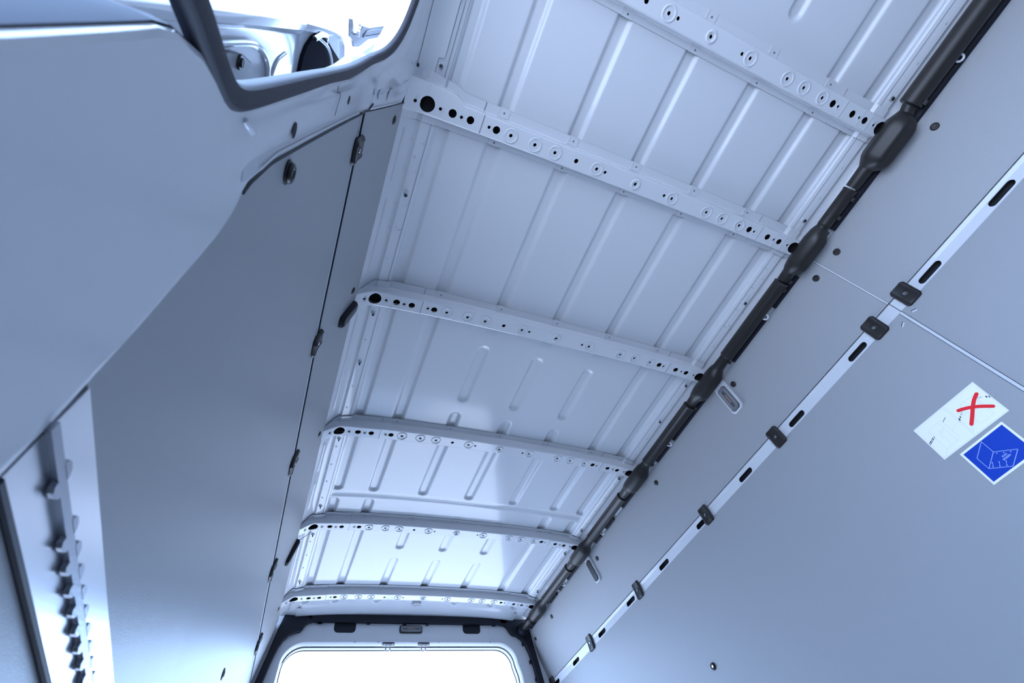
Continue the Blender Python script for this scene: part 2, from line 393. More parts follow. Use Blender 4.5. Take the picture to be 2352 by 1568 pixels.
# rear wall: the frame of the rear door opening
def frame_pts(seq): return [on_y(px, py, YR) for px, py in seq]
HW = lambda z: 0.648 + 0.10 * max(0, 1.10 - z) if z < 1.10 else 0.648 - 0.05 * (z - 1.10)
inner = [(-HW(-0.56), -0.56)] + [(-HW(z), z) for z in (-0.2, 0.2, 0.6, 0.9, 1.05, 1.12)]
inner += [(-0.012 - 0.632 + 0.10 * (1 - math.cos(t)) + 0.0, 1.177 + 0.10 * math.sin(t)) for t in [math.pi / 2 * i / 10 for i in range(11)]]
inner += [(-0.3, 1.277), (0.0, 1.277), (0.3, 1.277)]
inner += [(0.620 - 0.10 + 0.10 * math.sin(t), 1.177 + 0.10 * math.cos(t)) for t in [math.pi / 2 * i / 10 for i in range(11)]]
inner += [(HW(z) - 0.012, z) for z in (1.12, 1.05, 0.9, 0.6, 0.2, -0.2, -0.56)]
def outpt(x, z):
    # matching point on the body outline
    if z < 1.13: return ((-XL(z, 2.8) - 0.05) if x < 0 else XR(z) + 0.05, z)
    t = math.atan2(x, max(0.001, z - 0.9)); 
    if abs(x) > 0.59: return ((-1 if x < 0 else 1) * ((XL(z + 0.06, 2.8) if x < 0 else XR(z + 0.06)) + 0.05), z + 0.08 + 0.9 * max(0, z - 1.2))
    return (x * 1.09, 1.44)
mb = MB(); rows = []
for x, z in inner:
    ox, oz = outpt(x, z); o = Vector((ox, 0, oz)); i_ = Vector((x, 0, z)); d = (o - i_)
    L = d.length; dn = d.normalized()
    rows.append([Vector((i_.x, YR + 0.085, i_.z)) , Vector((i_.x, YR + 0.030, i_.z)), Vector((i_.x, YR + 0.012, i_.z)) + dn * 0.003, Vector((i_.x, YR + 0.003, i_.z)) + dn * 0.010, Vector((i_.x, YR, i_.z)) + dn * 0.022, Vector((i_.x, YR, i_.z)) + dn * min(L * 0.7, 0.05), Vector((o.x, YR, o.z))])
mb.grid(rows, PAINT)
# outer step of the reveal
rows = []
for x, z in inner:
    ox, oz = outpt(x, z); dn = (Vector((ox, 0, oz)) - Vector((x, 0, z))).normalized(); c_ = Vector((x, YR + 0.085, z))
    rows.append([c_, c_ + dn * 0.02, c_ + dn * 0.03 + Vector((0, 0.045, 0))])
mb.grid(rows, PAINT)
for x in (-0.47, 0.47): mb.strip([(x, YR - 0.0005, 1.29), (x, YR - 0.0005, 1.40)], 0.0012, (0, -1, 0), PAINT, 0.0012)
for x in (-0.30, -0.18, 0.16, 0.47): mb.cyl((x, YR + 0.0045, 1.2865), (0, -1, 0), 0.0022, 0.003, DARK, 10)
tag(mb.build('wall_rear'), kind='structure')

# ground outside
mb = MB(); mb.grid([[(x, y, -1.2) for x in (-60, 0, 60)] for y in (-60, 0, 60)], GROUND, smooth=False)
tag(mb.build('ground'), kind='structure')

# ================================================================== CROSSBARS
HOLES = [(-0.6857, 0.000, 0.0042), (-0.6537, 0, 0.0195), (-0.619, 0, 0.0042), (-0.5858, 0.0, 0.0108), (-0.561, 0.001, 0.0042), (-0.536, 0, 0.0102), (-0.482, 0, 0.0042), (-0.4603, 0, 0.0102),
         (-0.417, 0, 0.0048), (-0.3427, 0, 0.0048), (-0.2782, 0, 0.0048), (-0.2077, 0, 0.0066), (-0.1378, 0, 0.0048), (-0.1081, 0, 0.0048), (0.001, 0, 0.0048), (0.1105, 0, 0.0048),
         (0.1402, 0, 0.0048), (0.2794, 0, 0.0048), (0.3442, 0, 0.0048), (0.4181, 0, 0.0048), (0.4615, 0, 0.0102), (0.483, 0, 0.0042), (0.5401, 0, 0.0102), (0.568, 0, 0.0042), (0.5904, 0, 0.0100), (0.627, 0, 0.0042), (0.6537, 0, 0.0195)]
RINGS = [-0.417, -0.3427, -0.2782, -0.1378, 0.1402, 0.2794, 0.3442, 0.4181]
def hat_rows(xa_, xb_, n, yf, fz, drop=0.0):
    """closed thin hat section between two x stations; yf(x) -> (flange front, face front, face rear, flange rear)"""
    rows = []; T = 0.0013
    for i in range(n + 1):
        x = lerp(xa_, xb_, i / n); a, b, c, d = yf(x); zb = crown(x) if abs(x) < 0.655 else fz(abs(x)); zt = sm(abs(x)) - 0.0005 if abs(x) < 0.7 else sm(0.7) - 0.0005 - (abs(x) - 0.7) * 1.5
        zb = min(zb, zt - 0.001) - drop; zt -= drop
        low = [(a, zt - T - 0.001), (b - 0.0035, zt - T - 0.0012), (b - 0.0015, zt - 0.006), (b - 0.0008, zb + 0.004), (b + 0.0002, zb + 0.0012), (b + 0.003, zb), (c - 0.003, zb), (c - 0.0002, zb + 0.0012), (c + 0.0008, zb + 0.004), (c + 0.0015, zt - 0.006), (c + 0.0035, zt - T - 0.0012), (d, zt - T - 0.001)]
        hi = [(d, zt - 0.001), (c + 0.002, zt - 0.001), (c, zt - 0.005), (c - 0.001, zb + T + 0.002), (b + 0.001, zb + T + 0.002), (b, zt - 0.005), (b - 0.002, zt - 0.001), (a, zt - 0.001)]
        rows.append([(x, y, z) for y, z in low + hi])
    return rows
def solid_hat(mb, rows):
    b = len(mb.v); nc = len(rows[0]); f0 = len(mb.f); mb.grid(rows, PAINT, smooth=True, cv=True)
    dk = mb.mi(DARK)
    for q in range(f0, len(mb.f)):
        if 12 <= (q - f0) % nc <= 18: mb.m[q] = dk  # inner faces darkened in place of the shade inside the bar
    e = b + (len(rows) - 1) * nc
    mb.face(range(b, b + nc), PAINT); mb.face(range(e + nc - 1, e - 1, -1), PAINT)
def cutter(holes, zf):
    m2 = MB()
    for x, y, r in holes: m2.tube([(x, y, zf(x) - 0.012), (x, y, zf(x) + 0.014)], r, PAINT, 24)
    return m2.build('cutter')
def zface(x):
    ax = abs(x)
    return crown(x) if ax < 0.655 else crown(0.655) - 0.55 * (ax - 0.655) - 2.2 * (ax - 0.655) ** 2
def std(x): return (-0.054, -0.0265, 0.0255, 0.0455)
def flare_std(x):
    ax = abs(x); k = sstep((ax - 0.655) / 0.055)
    return (-0.054 + 0.030 * k, -0.0265 + 0.004 * k, 0.0255, 0.0455 - 0.01 * k)
def flare_B(x):
    ax = abs(x); a = table(ax, [(0.50, -0.053), (0.564, -0.054), (0.583, -0.063), (0.614, -0.068), (0.66, -0.075), (0.71, -0.072)])
    b = table(ax, [(0.50, -0.0275), (0.560, -0.0285), (0.584, -0.043), (0.62, -0.047), (0.66, -0.049), (0.71, -0.052)])
    return (a, b, 0.0255, 0.0475)
def shade_liner(mb, a, b):  # added so the holes show black, shade put into its colour
    """dark sheet inside the bar, under the roof panel"""
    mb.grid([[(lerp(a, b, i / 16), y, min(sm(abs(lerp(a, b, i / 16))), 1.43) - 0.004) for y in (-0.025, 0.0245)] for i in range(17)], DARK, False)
def join_into(o, m2):
    me = o.data; t = m2.build('tmp'); off = len(me.materials)
    names = [m.name for m in me.materials]; remap = {}
    for i, m in enumerate(t.data.materials):
        if m.name in names: remap[i] = names.index(m.name)
        else: me.materials.append(m); names.append(m.name); remap[i] = len(names) - 1
    for p_ in t.data.polygons: p_.material_index = remap[p_.material_index]
    bm = bmesh.new(); bm.from_mesh(me); bm.from_mesh(t.data); bm.to_mesh(me); bm.free()
    tm = t.data; bpy.data.objects.remove(t); bpy.data.meshes.remove(tm)
def bar_beam():
    mb = MB(); solid_hat(mb, hat_rows(-0.512, 0.512, 26, std, zface))
    o = mb.build('beam')
    boolean_cut(o, cutter([h for h in HOLES if abs(h[0]) < 0.50], zface))
    m2 = bar_detail(); shade_liner(m2, -0.51, 0.51)
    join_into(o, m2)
    return o
def bar_detail():
    """embossed rings and the small weld tabs over the roof channels"""
    mb = MB()
    for x in RINGS:
        mb.torus((x, 0, crown(x) - 0.0002), (0, 0, 1), 0.0178, 0.0026, PAINT, 40, 8, flat=0.95)
        mb.torus((x, 0, crown(x) - 0.0002), (0, 0, 1), 0.0060, 0.0011, PAINT, 20, 6, flat=0.6)
    mb.torus((0.001, 0, crown(0) - 0.0004), (0, 0, 1), 0.0128, 0.0038, PAINT, 32, 8, flat=0.9)
    for x in (-0.482, 0.483): mb.torus((x, 0, crown(x) - 0.0002), (0, 0, 1), 0.0078, 0.0014, PAINT, 20, 6, flat=0.7)
    return mb
def bar_tabs(root):
    for x in (-0.448, -0.228, -0.006, 0.220, 0.444):
        for y0, y1, yy in ((-0.0555, -0.031, -0.043), (0.029, 0.0465, 0.038)):
            mb = MB()
            z = skin(x) - 0.0028; q = [(x - 0.015, y0), (x + 0.015, y0), (x + 0.015, y1), (x - 0.015, y1)]
            mb.prism([(a, b, z - 0.0016) for a, b in q], (0, 0, 0.0022), PAINT)
            mb.cyl((x, yy, z - 0.0022), (0, 0, 1), 0.0028, 0.001, SEAMM, 14)
            mb.strip([(x - 0.0155, y0, z - 0.0006), (x - 0.0155, y1, z - 0.0006)], 0.003, (0, 0, -1), PAINT, 0.0022)
            mb.build('weld_tab', root)
def bracket(side, flare, special=False):
    mb = MB(); a, b = (-0.712, -0.503) if side < 0 else (0.503, 0.712)
    solid_hat(mb, hat_rows(a, b, 30, flare, zface, 0.0016))
    o = mb.build('end_bracket')
    hs = [h for h in HOLES if h[0] * side > 0.50]
    boolean_cut(o, cutter(hs, zface))
    m2 = MB()
    for x, y, r in hs:
        if r < 0.005: m2.torus((x, y, zface(x) - 0.0018), (0, 0, 1), 0.0075, 0.0014, PAINT, 20, 6, flat=0.7)
    for x in ((-0.598, -0.573) if side < 0 else (0.573, 0.607)):
        if not special: m2.strip([(x, -0.0255, zface(x) - 0.0016), (x, 0.0245, zface(x) - 0.0016)], 0.004, (0, 0, -1), PAINT, 0.0009)
    xl = side * 0.5035; f_ = flare(xl)
    m2.strip([(xl, f_[0], skin(xl) - 0.0045), (xl, f_[1] - 0.004, skin(xl) - 0.005)], 0.0016, (0, 0, -1), SEAMM, 0.0004)
    m2.strip([(xl, f_[1] + 0.002, zface(xl) - 0.0017), (xl, f_[2] - 0.001, zface(xl) - 0.0017)], 0.0014, (0, 0, -1), SEAMM, 0.0004)
    shade_liner(m2, a + 0.02, b) if side < 0 else shade_liner(m2, a, b - 0.02)
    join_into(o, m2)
    return o
def make_bar():
    root = empty('roof_crossbar')
    beam = bar_beam(); beam.parent = root
    bar_tabs(root)
    br1 = bracket(-1, flare_std); br1.parent = root; br2 = bracket(1, flare_std); br2.parent = root
    return root
bar0 = make_bar()
BARL = {'A': 'white roof crossbar with round holes, nearest bar cut by the top edge of the photo',
        'B': 'white roof crossbar whose wide left end with a big black hole meets the door pillar',
        'C': 'white roof crossbar above the clear rectangular wall lamp, third from the top of the photo',
        'D': 'white roof crossbar between the short pressed channels and the roof panel joint',
        'E': 'white roof crossbar with the thin black wire at its left end',
        'F': 'white roof crossbar closest to the rear door opening, holes seen as a thin row'}
bars = {}
for k in 'ABCDEF':
    b = bar0 if k == 'A' else copy_tree(bar0)
    b.location = (0, YB[k], 0); bars[k] = b
    tag(b, BARL[k], 'crossbar', 'perforated crossbars under the van roof')
# the second bar has its own wide left bracket
for ch in list(bars['B'].children):
    if ch.name.startswith('end_bracket') and sum(v.co.x for v in ch.data.vertices) < 0: bpy.data.objects.remove(ch)
bb = bracket(-1, flare_B, True); bb.parent = bars['B']

# thin wire at the left end of the fifth bar
mb = MB(); mb.tube(smooth_path([(-0.655, 1.99, 1.362), (-0.675, 2.03, 1.366), (-0.70, 2.055, 1.352), (-0.712, 2.085, 1.325)], 6), 0.0012, BLACK, 8)
wr = mb.build('wire'); recenter(wr, (-0.66, 1.99, 1.36)); tag(wr, 'thin black wire drooping from the left end of the fifth crossbar', 'wire')

# weld studs on the roof side members
mb = MB()
mb.cyl((0, 0, 0.004), (0, 0, -1), 0.0085, 0.0045, PAINT, 20, 0.0075); mb.cyl((0, 0, 0), (0, 0, -1), 0.0058, 0.006, STEEL, 6); mb.cyl((0, 0, -0.006), (0, 0, -1), 0.003, 0.0035, DARK, 12)
st0 = mb.build('threaded_stud')
studs = [(-0.645, y) for y in (0.095, 0.439, 0.853, 1.062, 1.443, 1.859, 2.061, 2.448)] + [(0.645, y) for y in (-0.306, 0.096, 0.435, 0.849, 1.060, 1.44, 1.852, 2.058, 2.436)]
names = ['beside the door pillar', 'in the second roof bay', 'just behind the third crossbar', 'half way along the third roof bay', 'just behind the fourth crossbar', 'just ahead of the fifth crossbar', 'just behind the fifth crossbar', 'ahead of the rearmost crossbar']
for i, (x, y) in enumerate(studs):
    o = st0 if i == 0 else st0.copy()
    if i: COL.objects.link(o)
    o.location = (x, y, table(0.645, SM) - 0.001)
    n = names[i] if i < 8 else ['ahead of the nearest crossbar'] [0] if i == 8 else names[i - 9]
    tag(o, 'small metal stud on the %s roof edge, %s' % ('left' if x < 0 else 'right', n), 'stud', 'metal studs along the roof edges')

# ================================================================== RIGHT WALL LINING
def slab(mb, P, ya_, yb_, zs, th, m, ny=2):
    """sheet lying on the wall profile, front on the profile"""
    yy = [lerp(ya_, yb_, i / ny) for i in range(ny + 1)]
    F = [[P(y, z, 0.0) for z in zs] for y in yy]; B = [[P(y, z, -th) for z in zs] for y in yy]
    ring = []
    mb.grid(F, m, False); mb.grid(B, m, False, flip=True)
    mb.grid([F[0], B[0]], m, False); mb.grid([F[-1], B[-1]], m, False)
    mb.grid([[r[0] for r in F], [r[0] for r in B]], m, False); mb.grid([[r[-1] for r in F], [r[-1] for r in B]], m, False)
def rivet(parent, P, n, r=0.0115, screw=False):
    mb = MB(); P = Vector(P); n = Vector(n)
    mb.cyl(P, n, r, 0.0016, BLACK, 24); mb.cyl(P + n * 0.0016, n, r * 0.97, 0.0016, BLACK, 24, r * 0.72)
    if screw: mb.torus(P + n * 0.0038, n, r * 0.62, r * 0.24, BLACK); mb.cyl(P + n * 0.0030, n, r * 0.34, 0.0022, STEEL, 6)
    else: mb.cyl(P + n * 0.0032, n, r * 0.5, 0.0012, BLACK, 20, r * 0.42)
    o = mb.build('rivet'); o.parent = parent; return o
ZU = (1.335, 1.2, 1.074); ZL = (1.030, 0.7, 0.3, -0.1, -0.56)
mb = MB(); slab(mb, PR, YF + 0.01, 0.195, ZU, 0.004, GREY); p = mb.build('wall_panel')
for y in (-0.277, 0.138): rivet(p, PR(y, 1.2855), N_UR)
tag(p, 'grey upper wall panel on the right, nearest the camera, above the slotted rail', 'wall panel', 'grey lining panels')
mb = MB(); slab(mb, PR, 0.2015, 2.755, ZU, 0.004, GREY); p = mb.build('wall_panel')
# slanted rear end following the rear pillar
for v in p.data.vertices:
    if v.co.y > 2.7: v.co.y = 2.757 + 0.30 * (1.335 - v.co.z) * 1.0
for y in (0.241, 0.727, 1.323, 1.920, 2.498): rivet(p, PR(y, 1.2855), N_UR)
rivet(p, PR(2.742, 1.28), N_UR, 0.010)
tag(p, 'grey upper wall panel on the right that carries the two rounded lamps', 'wall panel', 'grey lining panels')
mb = MB(); slab(mb, PR, YF + 0.01, 0.1955, ZL, 0.004, GREY); p = mb.build('wall_panel')
tag(p, 'grey lower wall panel at the right edge of the photo, before the white vertical joint', 'wall panel', 'grey lining panels')
mb = MB(); slab(mb, PR, 0.2065, 2.83, ZL, 0.004, GREY, 4); p = mb.build('wall_panel')
rivet(p, PR(1.571, 0.639), N_LR, 0.013, True)
for y, z, a in ((0.226, 0.998, 0.55),):
    pass
tag(p, 'large grey lower wall panel on the right with the two square stickers', 'wall panel', 'grey lining panels')
for o in [x for x in COL.objects if x.name.startswith('wall_panel')]: bevel(o, 0.0008, 1)
# keyhole slots beside the clips (white paint shows through)
for pn, (y0, z0, y1, z1) in (('wall_panel.003', (0.231, 0.994, 0.2185, 1.0015)), ('wall_panel.002', (0.183, 1.005, 0.1705, 0.999))):
    m2 = MB(); A, B = PR(y0, z0, 0.0002), PR(y1, z1, 0.0002)
    m2.strip([A + Vector((0, 0, 0.0018)), B + Vector((0, 0, 0.0018))], 0.0072, N_LR, DARK, 0.0002); m2.strip([A, B], 0.0055, N_LR, PAINT, 0.0005)
    m2.build('slot_hole', bpy.data.objects[pn])

# slotted lashing rail between the panels: a pressed steel channel
def rail_piece(ya_, yb_, slots, label):
    mb = MB(); prof = [(1.082, -0.008), (1.0735, -0.008), (1.0725, -0.0045), (1.0722, -0.003), (1.0705, -0.0015), (1.060, -0.0015), (1.0325, -0.0015), (1.0305, -0.003), (1.030, -0.0045), (1.020, -0.0080)]
    def pt(y, z, o, ex=0.0): return PR(y, z, o - ex)
    F = [[pt(y, z, o) for z, o in prof] for y in (ya_, yb_)]; B = [[pt(y, z, o, 0.0022) for z, o in prof] for y in (ya_, yb_)]
    mb.grid(F, PAINT, False); mb.grid(B, PAINT, False, flip=True)
    mb.grid([F[0], B[0]], PAINT, False); mb.grid([F[-1], B[-1]], PAINT, False)
    mb.grid([[r[0] for r in F], [r[0] for r in B]], PAINT, False); mb.grid([[r[-1] for r in F], [r[-1] for r in B]], PAINT, False)
    o = mb.build('lashing_rail', weld=True)
    m2 = MB()
    for yc_ in slots:
        h, rr = 0.038, 0.0104; pts = []
        for k in range(9): a = math.pi / 2 + math.pi * k / 8; pts.append((yc_ - h + rr + rr * math.cos(a), 1.0475 + rr * math.sin(a)))
        for k in range(9): a = -math.pi / 2 + math.pi * k / 8; pts.append((yc_ + h - rr + rr * math.cos(a), 1.0475 + rr * math.sin(a)))
        m2.prism([PR(y, z, 0).lerp(PR(y, z, 0), 0) + Vector((-0.01, 0, 0)) for y, z in pts], (0.03, 0, 0), PAINT)
    if slots: boolean_cut(o, m2.build('cutter'))
    # dark line: rubber edging above the rail
    m3 = MB(); m3.strip([PR(ya_, 1.0738, -0.0035), PR(yb_, 1.0738, -0.0035)], 0.0018, N_UR, INK, 0.001); m3.build('edge_strip', o)
    # enclosed dark channel behind the slots
    m4 = MB()
    c = [PR(0, z, o_) for z, o_ in ((1.085, -0.006), (1.085, -0.026), (1.018, -0.026), (1.018, -0.006))]
    m4.grid([[Vector((q.x, y, q.z)) for q in c] for y in (ya_, yb_)], DARK, False); m4.build('rear_channel', o)
    tag(o, label, 'lashing rail', 'slotted lashing rails on the right wall'); return o
rail_piece(YF + 0.01, 0.1965, (-0.777, -0.477, -0.177, 0.0685), 'white slotted rail on the right wall, front length running out at the right edge')
rail_piece(0.1985, 2.80, (0.3665, 0.668, 0.969, 1.270, 1.574, 1.880, 2.180, 2.486, 2.74), 'white slotted rail on the right wall, long rear length with many dark slots')

# white cover strip in the vertical joint
mb = MB()
mb.grid([[PR(y, z, o) for z in (1.030, 0.6, 0.2, -0.56)] for y, o in ((0.1967, -0.003), (0.1975, -0.001), (0.2048, -0.001), (0.2058, -0.003))], PAINT, False)
mb.grid([[PR(y, z, o) for z in (1.335, 1.2, 1.075)] for y, o in ((0.1956, -0.003), (0.1962, -0.001), (0.2005, -0.001), (0.201, -0.003))], PAINT, False)
mb.strip([PR(0.1962, 1.03, -0.001), PR(0.1962, 0.3, -0.001), PR(0.1962, -0.5, -0.001)], 0.0012, N_LR, INK, 0.0004)
tag(mb.build('joint_strip'), 'narrow white strip in the vertical joint between the right wall panels', 'strip')

# black clips
def make_clip():
    root = empty('panel_clip')
    mb = MB(); sec = [(-0.0265, 0.0005), (-0.0262, 0.0035), (-0.0240, 0.0065), (-0.0195, 0.0088), (-0.0178, 0.0092), (-0.0168, 0.0080), (-0.0155, 0.0076), (0.0, 0.0076), (0.0155, 0.0076), (0.0168, 0.0080), (0.0178, 0.0092), (0.0195, 0.0088), (0.0240, 0.0065), (0.0262, 0.0035), (0.0265, 0.0005)]
    # along the slope: t from lower to upper end, pivot at the knee
    rows = []
    for t in (-0.0400, -0.0396, -0.038, -0.035, -0.030, -0.012, 0.0, 0.008, 0.012, 0.022, 0.026, 0.0305, 0.0325, 0.0332):
        e = min(t + 0.0400, 0.0332 - t); k = 1 - 0.30 * max(0, 1 - e / 0.009) ** 2; hk = 1 - max(0, 1 - e / 0.0035) ** 2 * 0.8
        d = Vector((-0.044, 0, 1)).normalized() * t if t < 0 else Vector((-0.20, 0, 1)).normalized() * t
        rows.append([d + Vector((-1, 0, -0.12)).normalized() * (o * hk + 0.001) + Vector((0, y * k, 0)) for y, o in sec])
    mb.grid(rows, BLACK, True); n = len(sec)
    b = len(mb.v); mb.poly(rows[0], BLACK); mb.poly(rows[-1], BLACK)
    body = mb.build('clip_body', root, sharp=28)
    nn = Vector((-1, 0, -0.12)).normalized(); c = Vector((0, 0, -0.004)) + nn * 0.0086
    m2 = MB(); m2.torus(c, nn, 0.0076, 0.0017, BLACK, 28, 8); m2.cyl(c - nn * 0.001, nn, 0.0066, 0.0010, BLACK, 20); m2.build('boss', root)
    m3 = MB(); m3.cyl(c - nn * 0.001, nn, 0.0052, 0.0026, STEEL, 24, 0.0046); m3.torus(c + nn * 0.0017, nn, 0.0032, 0.0009, STEEL, 20, 6); m3.cyl(c + nn * 0.0012, nn, 0.0019, 0.0006, DARK, 6); m3.build('screw', root)
    return root
cl0 = make_clip()
CR = [(-0.385, 'at the right edge of the photo'), (0.149, 'just before the vertical white joint'), (0.277, 'just past the vertical white joint'), (0.768, 'level with the clear wall lamp'), (1.226, 'third past the joint, touching a slot'), (1.794, 'fourth past the joint, by the dark lamp'), (2.295, 'fifth past the joint'), (2.775, 'last before the rear pillar')]
for i, (y, s) in enumerate(CR):
    c = cl0 if i == 0 else copy_tree(cl0)
    c.location = (0.815, y, 1.058)
    tag(c, 'black plastic clip on the right wall rail, ' + s, 'clip', 'black panel clips')

# ------------------------------------------------------------------ stickers
def quad_on(pts, fn, mb, m, off, th): mb.prism([fn(*p, off) for p in pts], N_LR * th, m)
z1 = 240 / 1981.0
def Z1(x, y): return (2090 + x * z1, 870 + y * z1)
z2 = 152 / 1490.0
def Z2(x, y): return (2200 + x * z2, 960 + y * z2)
def L(mb, pts, wd, m, off, th=0.0002, F=Z1, sm_=False):
    P = [on_lr(*F(*p), off) for p in pts]
    if sm_: P = smooth_path(P, 6)
    mb.strip(P, wd, N_LR, m, th)
root = empty('warning_sticker', on_lr(2208, 960))
mb = MB(); quad_on([Z1(1188, 55), Z1(1885, 598), Z1(658, 1530), Z1(68, 980)], on_lr, mb, STICK, 0.0003, 0.0004)
sh = mb.build('sheet'); mb = MB()
for pts in ([(1188, 80), (1850, 598), (660, 1500), (100, 980), (1188, 80)], [(618, 548), (1240, 1072)], [(655, 535), (1215, 1010)]): L(mb, pts, 0.0006, FAINT, 0.00072)
for pts in ([(585, 795), (450, 880), (350, 1000), (705, 1330), (910, 1170), (925, 1085), (585, 795)], [(540, 850), (905, 1165)], [(650, 900), (640, 945), (545, 1010)], [(545, 1010), (600, 975), (640, 1000), (580, 1035), (545, 1010)], [(560, 1045), (640, 1110), (690, 1130), (770, 1235), (800, 1225)], [(710, 1330), (665, 1500)], [(840, 880), (815, 980)],
            [(1190, 325), (1060, 395), (955, 490), (950, 520), (1340, 840), (1560, 690), (1600, 650), (1250, 360)], [(1080, 630), (1010, 700)], [(1190, 900), (1215, 1010)], [(1620, 510), (1790, 550)], [(1300, 400), (1360, 440), (1300, 470), (1270, 430), (1300, 400)], [(1450, 590), (1540, 660), (1600, 650)]): L(mb, pts, 0.0005, FAINT, 0.00072)
L(mb, [(672, 728), (625, 815)], 0.0012, INK, 0.00072)
mb.build('line_drawing', sh); mb = MB()
for a, b, wd in (((365, 1210), (395, 1255), .0016), ((385, 1180), (412, 1225), .0028), ((405, 1150), (432, 1195), .0018), ((425, 1120), (450, 1160), .0026), ((450, 1090), (475, 1125), .0014),
                 ((920, 778), (958, 812), .0008), ((928, 745), (955, 785), .0030), ((945, 705), (970, 740), .0022), ((955, 665), (985, 680), .0014), ((975, 625), (995, 650), .0012),
                 ((1435, 322), (1465, 350), .0030), ((1490, 318), (1520, 348), .0022), ((1285, 345), (1292, 368), .0006), ((1310, 340), (1318, 365), .0007), ((1335, 332), (1345, 360), .0006), ((1360, 328), (1368, 352), .0005)):
    mb = MB(); L(mb, [a, b], wd, INK, 0.00074); mb.build('hazard_stripe', sh)
mb = MB()
def fat(mb, pts, wd, m, off, F=Z1):
    P = smooth_path([on_lr(*F(*p), off) for p in pts], 6); n = N_LR
    mb.strip(P, wd, n, m, 0.0002)
    for q in (P[0], P[-1]): mb.cyl(q, n, wd / 2, 0.0002, m, 16)
fat(mb, [(1262, 285), (1215, 400), (1192, 540), (1182, 700), (1166, 855)], 0.0088, RED, 0.0009); fat(mb, [(918, 600), (1080, 552), (1300, 520), (1575, 515)], 0.0086, RED, 0.00115)
mb.build('red_cross', sh); hang(root, sh)
tag(root, 'white square-cornered sticker with a red X over a sketched strap drawing', 'sticker')

root = empty('load_sticker', on_lr(2290, 1040))
corner = on_lr(*Z2(985, 75), 0.0003), on_lr(*Z2(43, 815), 0.0003), on_lr(*Z2(815, 1503), 0.0003)
fourth = corner[0] + (corner[2] - corner[1]) * 0.985
mb = MB(); mb.prism([corner[0], corner[1], corner[2], fourth], N_LR * 0.0004, STICK); sh = mb.build('sheet')
mb = MB(); bq = [on_lr(*Z2(988, 145), 0.00072), on_lr(*Z2(125, 820), 0.00072), on_lr(*Z2(808, 1432), 0.00072)]; bq.append(bq[0] + (bq[2] - bq[1]) * 0.985)
mb.prism(bq, N_LR * 0.0002, BLUE); mb.build('blue_field', sh)
mb = MB(); F = Z2
def wav(a, b, n=12, amp=7):
    out = []
    for i in range(2 * n + 1):
        t = i / (2 * n); out.append((lerp(a[0], b[0], t) + (amp if i % 2 else -amp) * (0 < i < 2 * n), lerp(a[1], b[1], t)))
    return out
for pts in ([(530, 530), (800, 760), (1345, 695)], [(430, 905), (700, 1135), (1245, 1080)], [(800, 760), (700, 1135)], wav((530, 530), (430, 905)), wav((1350, 700), (1245, 1080))): L(mb, pts, 0.0011, PALE, 0.00094, F=F)
for x, y in ((878, 790), (1035, 770), (1192, 752), (775, 1000), (795, 1090), (930, 985), (950, 1075), (1088, 965), (1108, 1058)): mb.cyl(on_lr(*Z2(x, y), 0.00094), N_LR, 0.0012, 0.0003, PALE, 12)
for a, b in (((780, 1000), (795, 1090)), ((932, 985), (948, 1075)), ((1090, 965), (1108, 1058))): L(mb, [a, b], 0.0007, PALE, 0.00094, F=F)
mb.build('line_drawing', sh)
def text_on(s, px, py, size, parent):
    cu = bpy.data.curves.new('print_text', 'FONT'); cu.body = s; cu.size = size; cu.extrude = 0.0001; cu.offset = 0.0001; cu.align_x = 'CENTER'; cu.align_y = 'CENTER'
    o = bpy.data.objects.new('print_text', cu); COL.objects.link(o); o.parent = parent; cu.materials.append(PALE)
    P = on_lr(px, py, 0.00105); X = Vector((0, -1, 0)); Yv = Vector((-0.044, 0, 1)).normalized(); Zv = X.cross(Yv)
    o.matrix_world = Matrix(((X.x, Yv.x, Zv.x, P.x), (X.y, Yv.y, Zv.y, P.y), (X.z, Yv.z, Zv.z, P.z), (0, 0, 0, 1)))
    bpy.context.view_layer.update(); dg = bpy.context.evaluated_depsgraph_get()
    me = bpy.data.meshes.new_from_object(o.evaluated_get(dg)); me.transform(o.matrix_world)
    q = bpy.data.objects.new('print_text', me); COL.objects.link(q); q.parent = parent
    bpy.data.objects.remove(o); return q
text_on('8 kN', *Z2(1050, 832), 0.0060, sh); text_on('BODEN', *Z2(1108, 876), 0.0060, sh)
hang(root, sh)
tag(root, 'blue square sticker with a white border and an outlined box drawing', 'sticker')

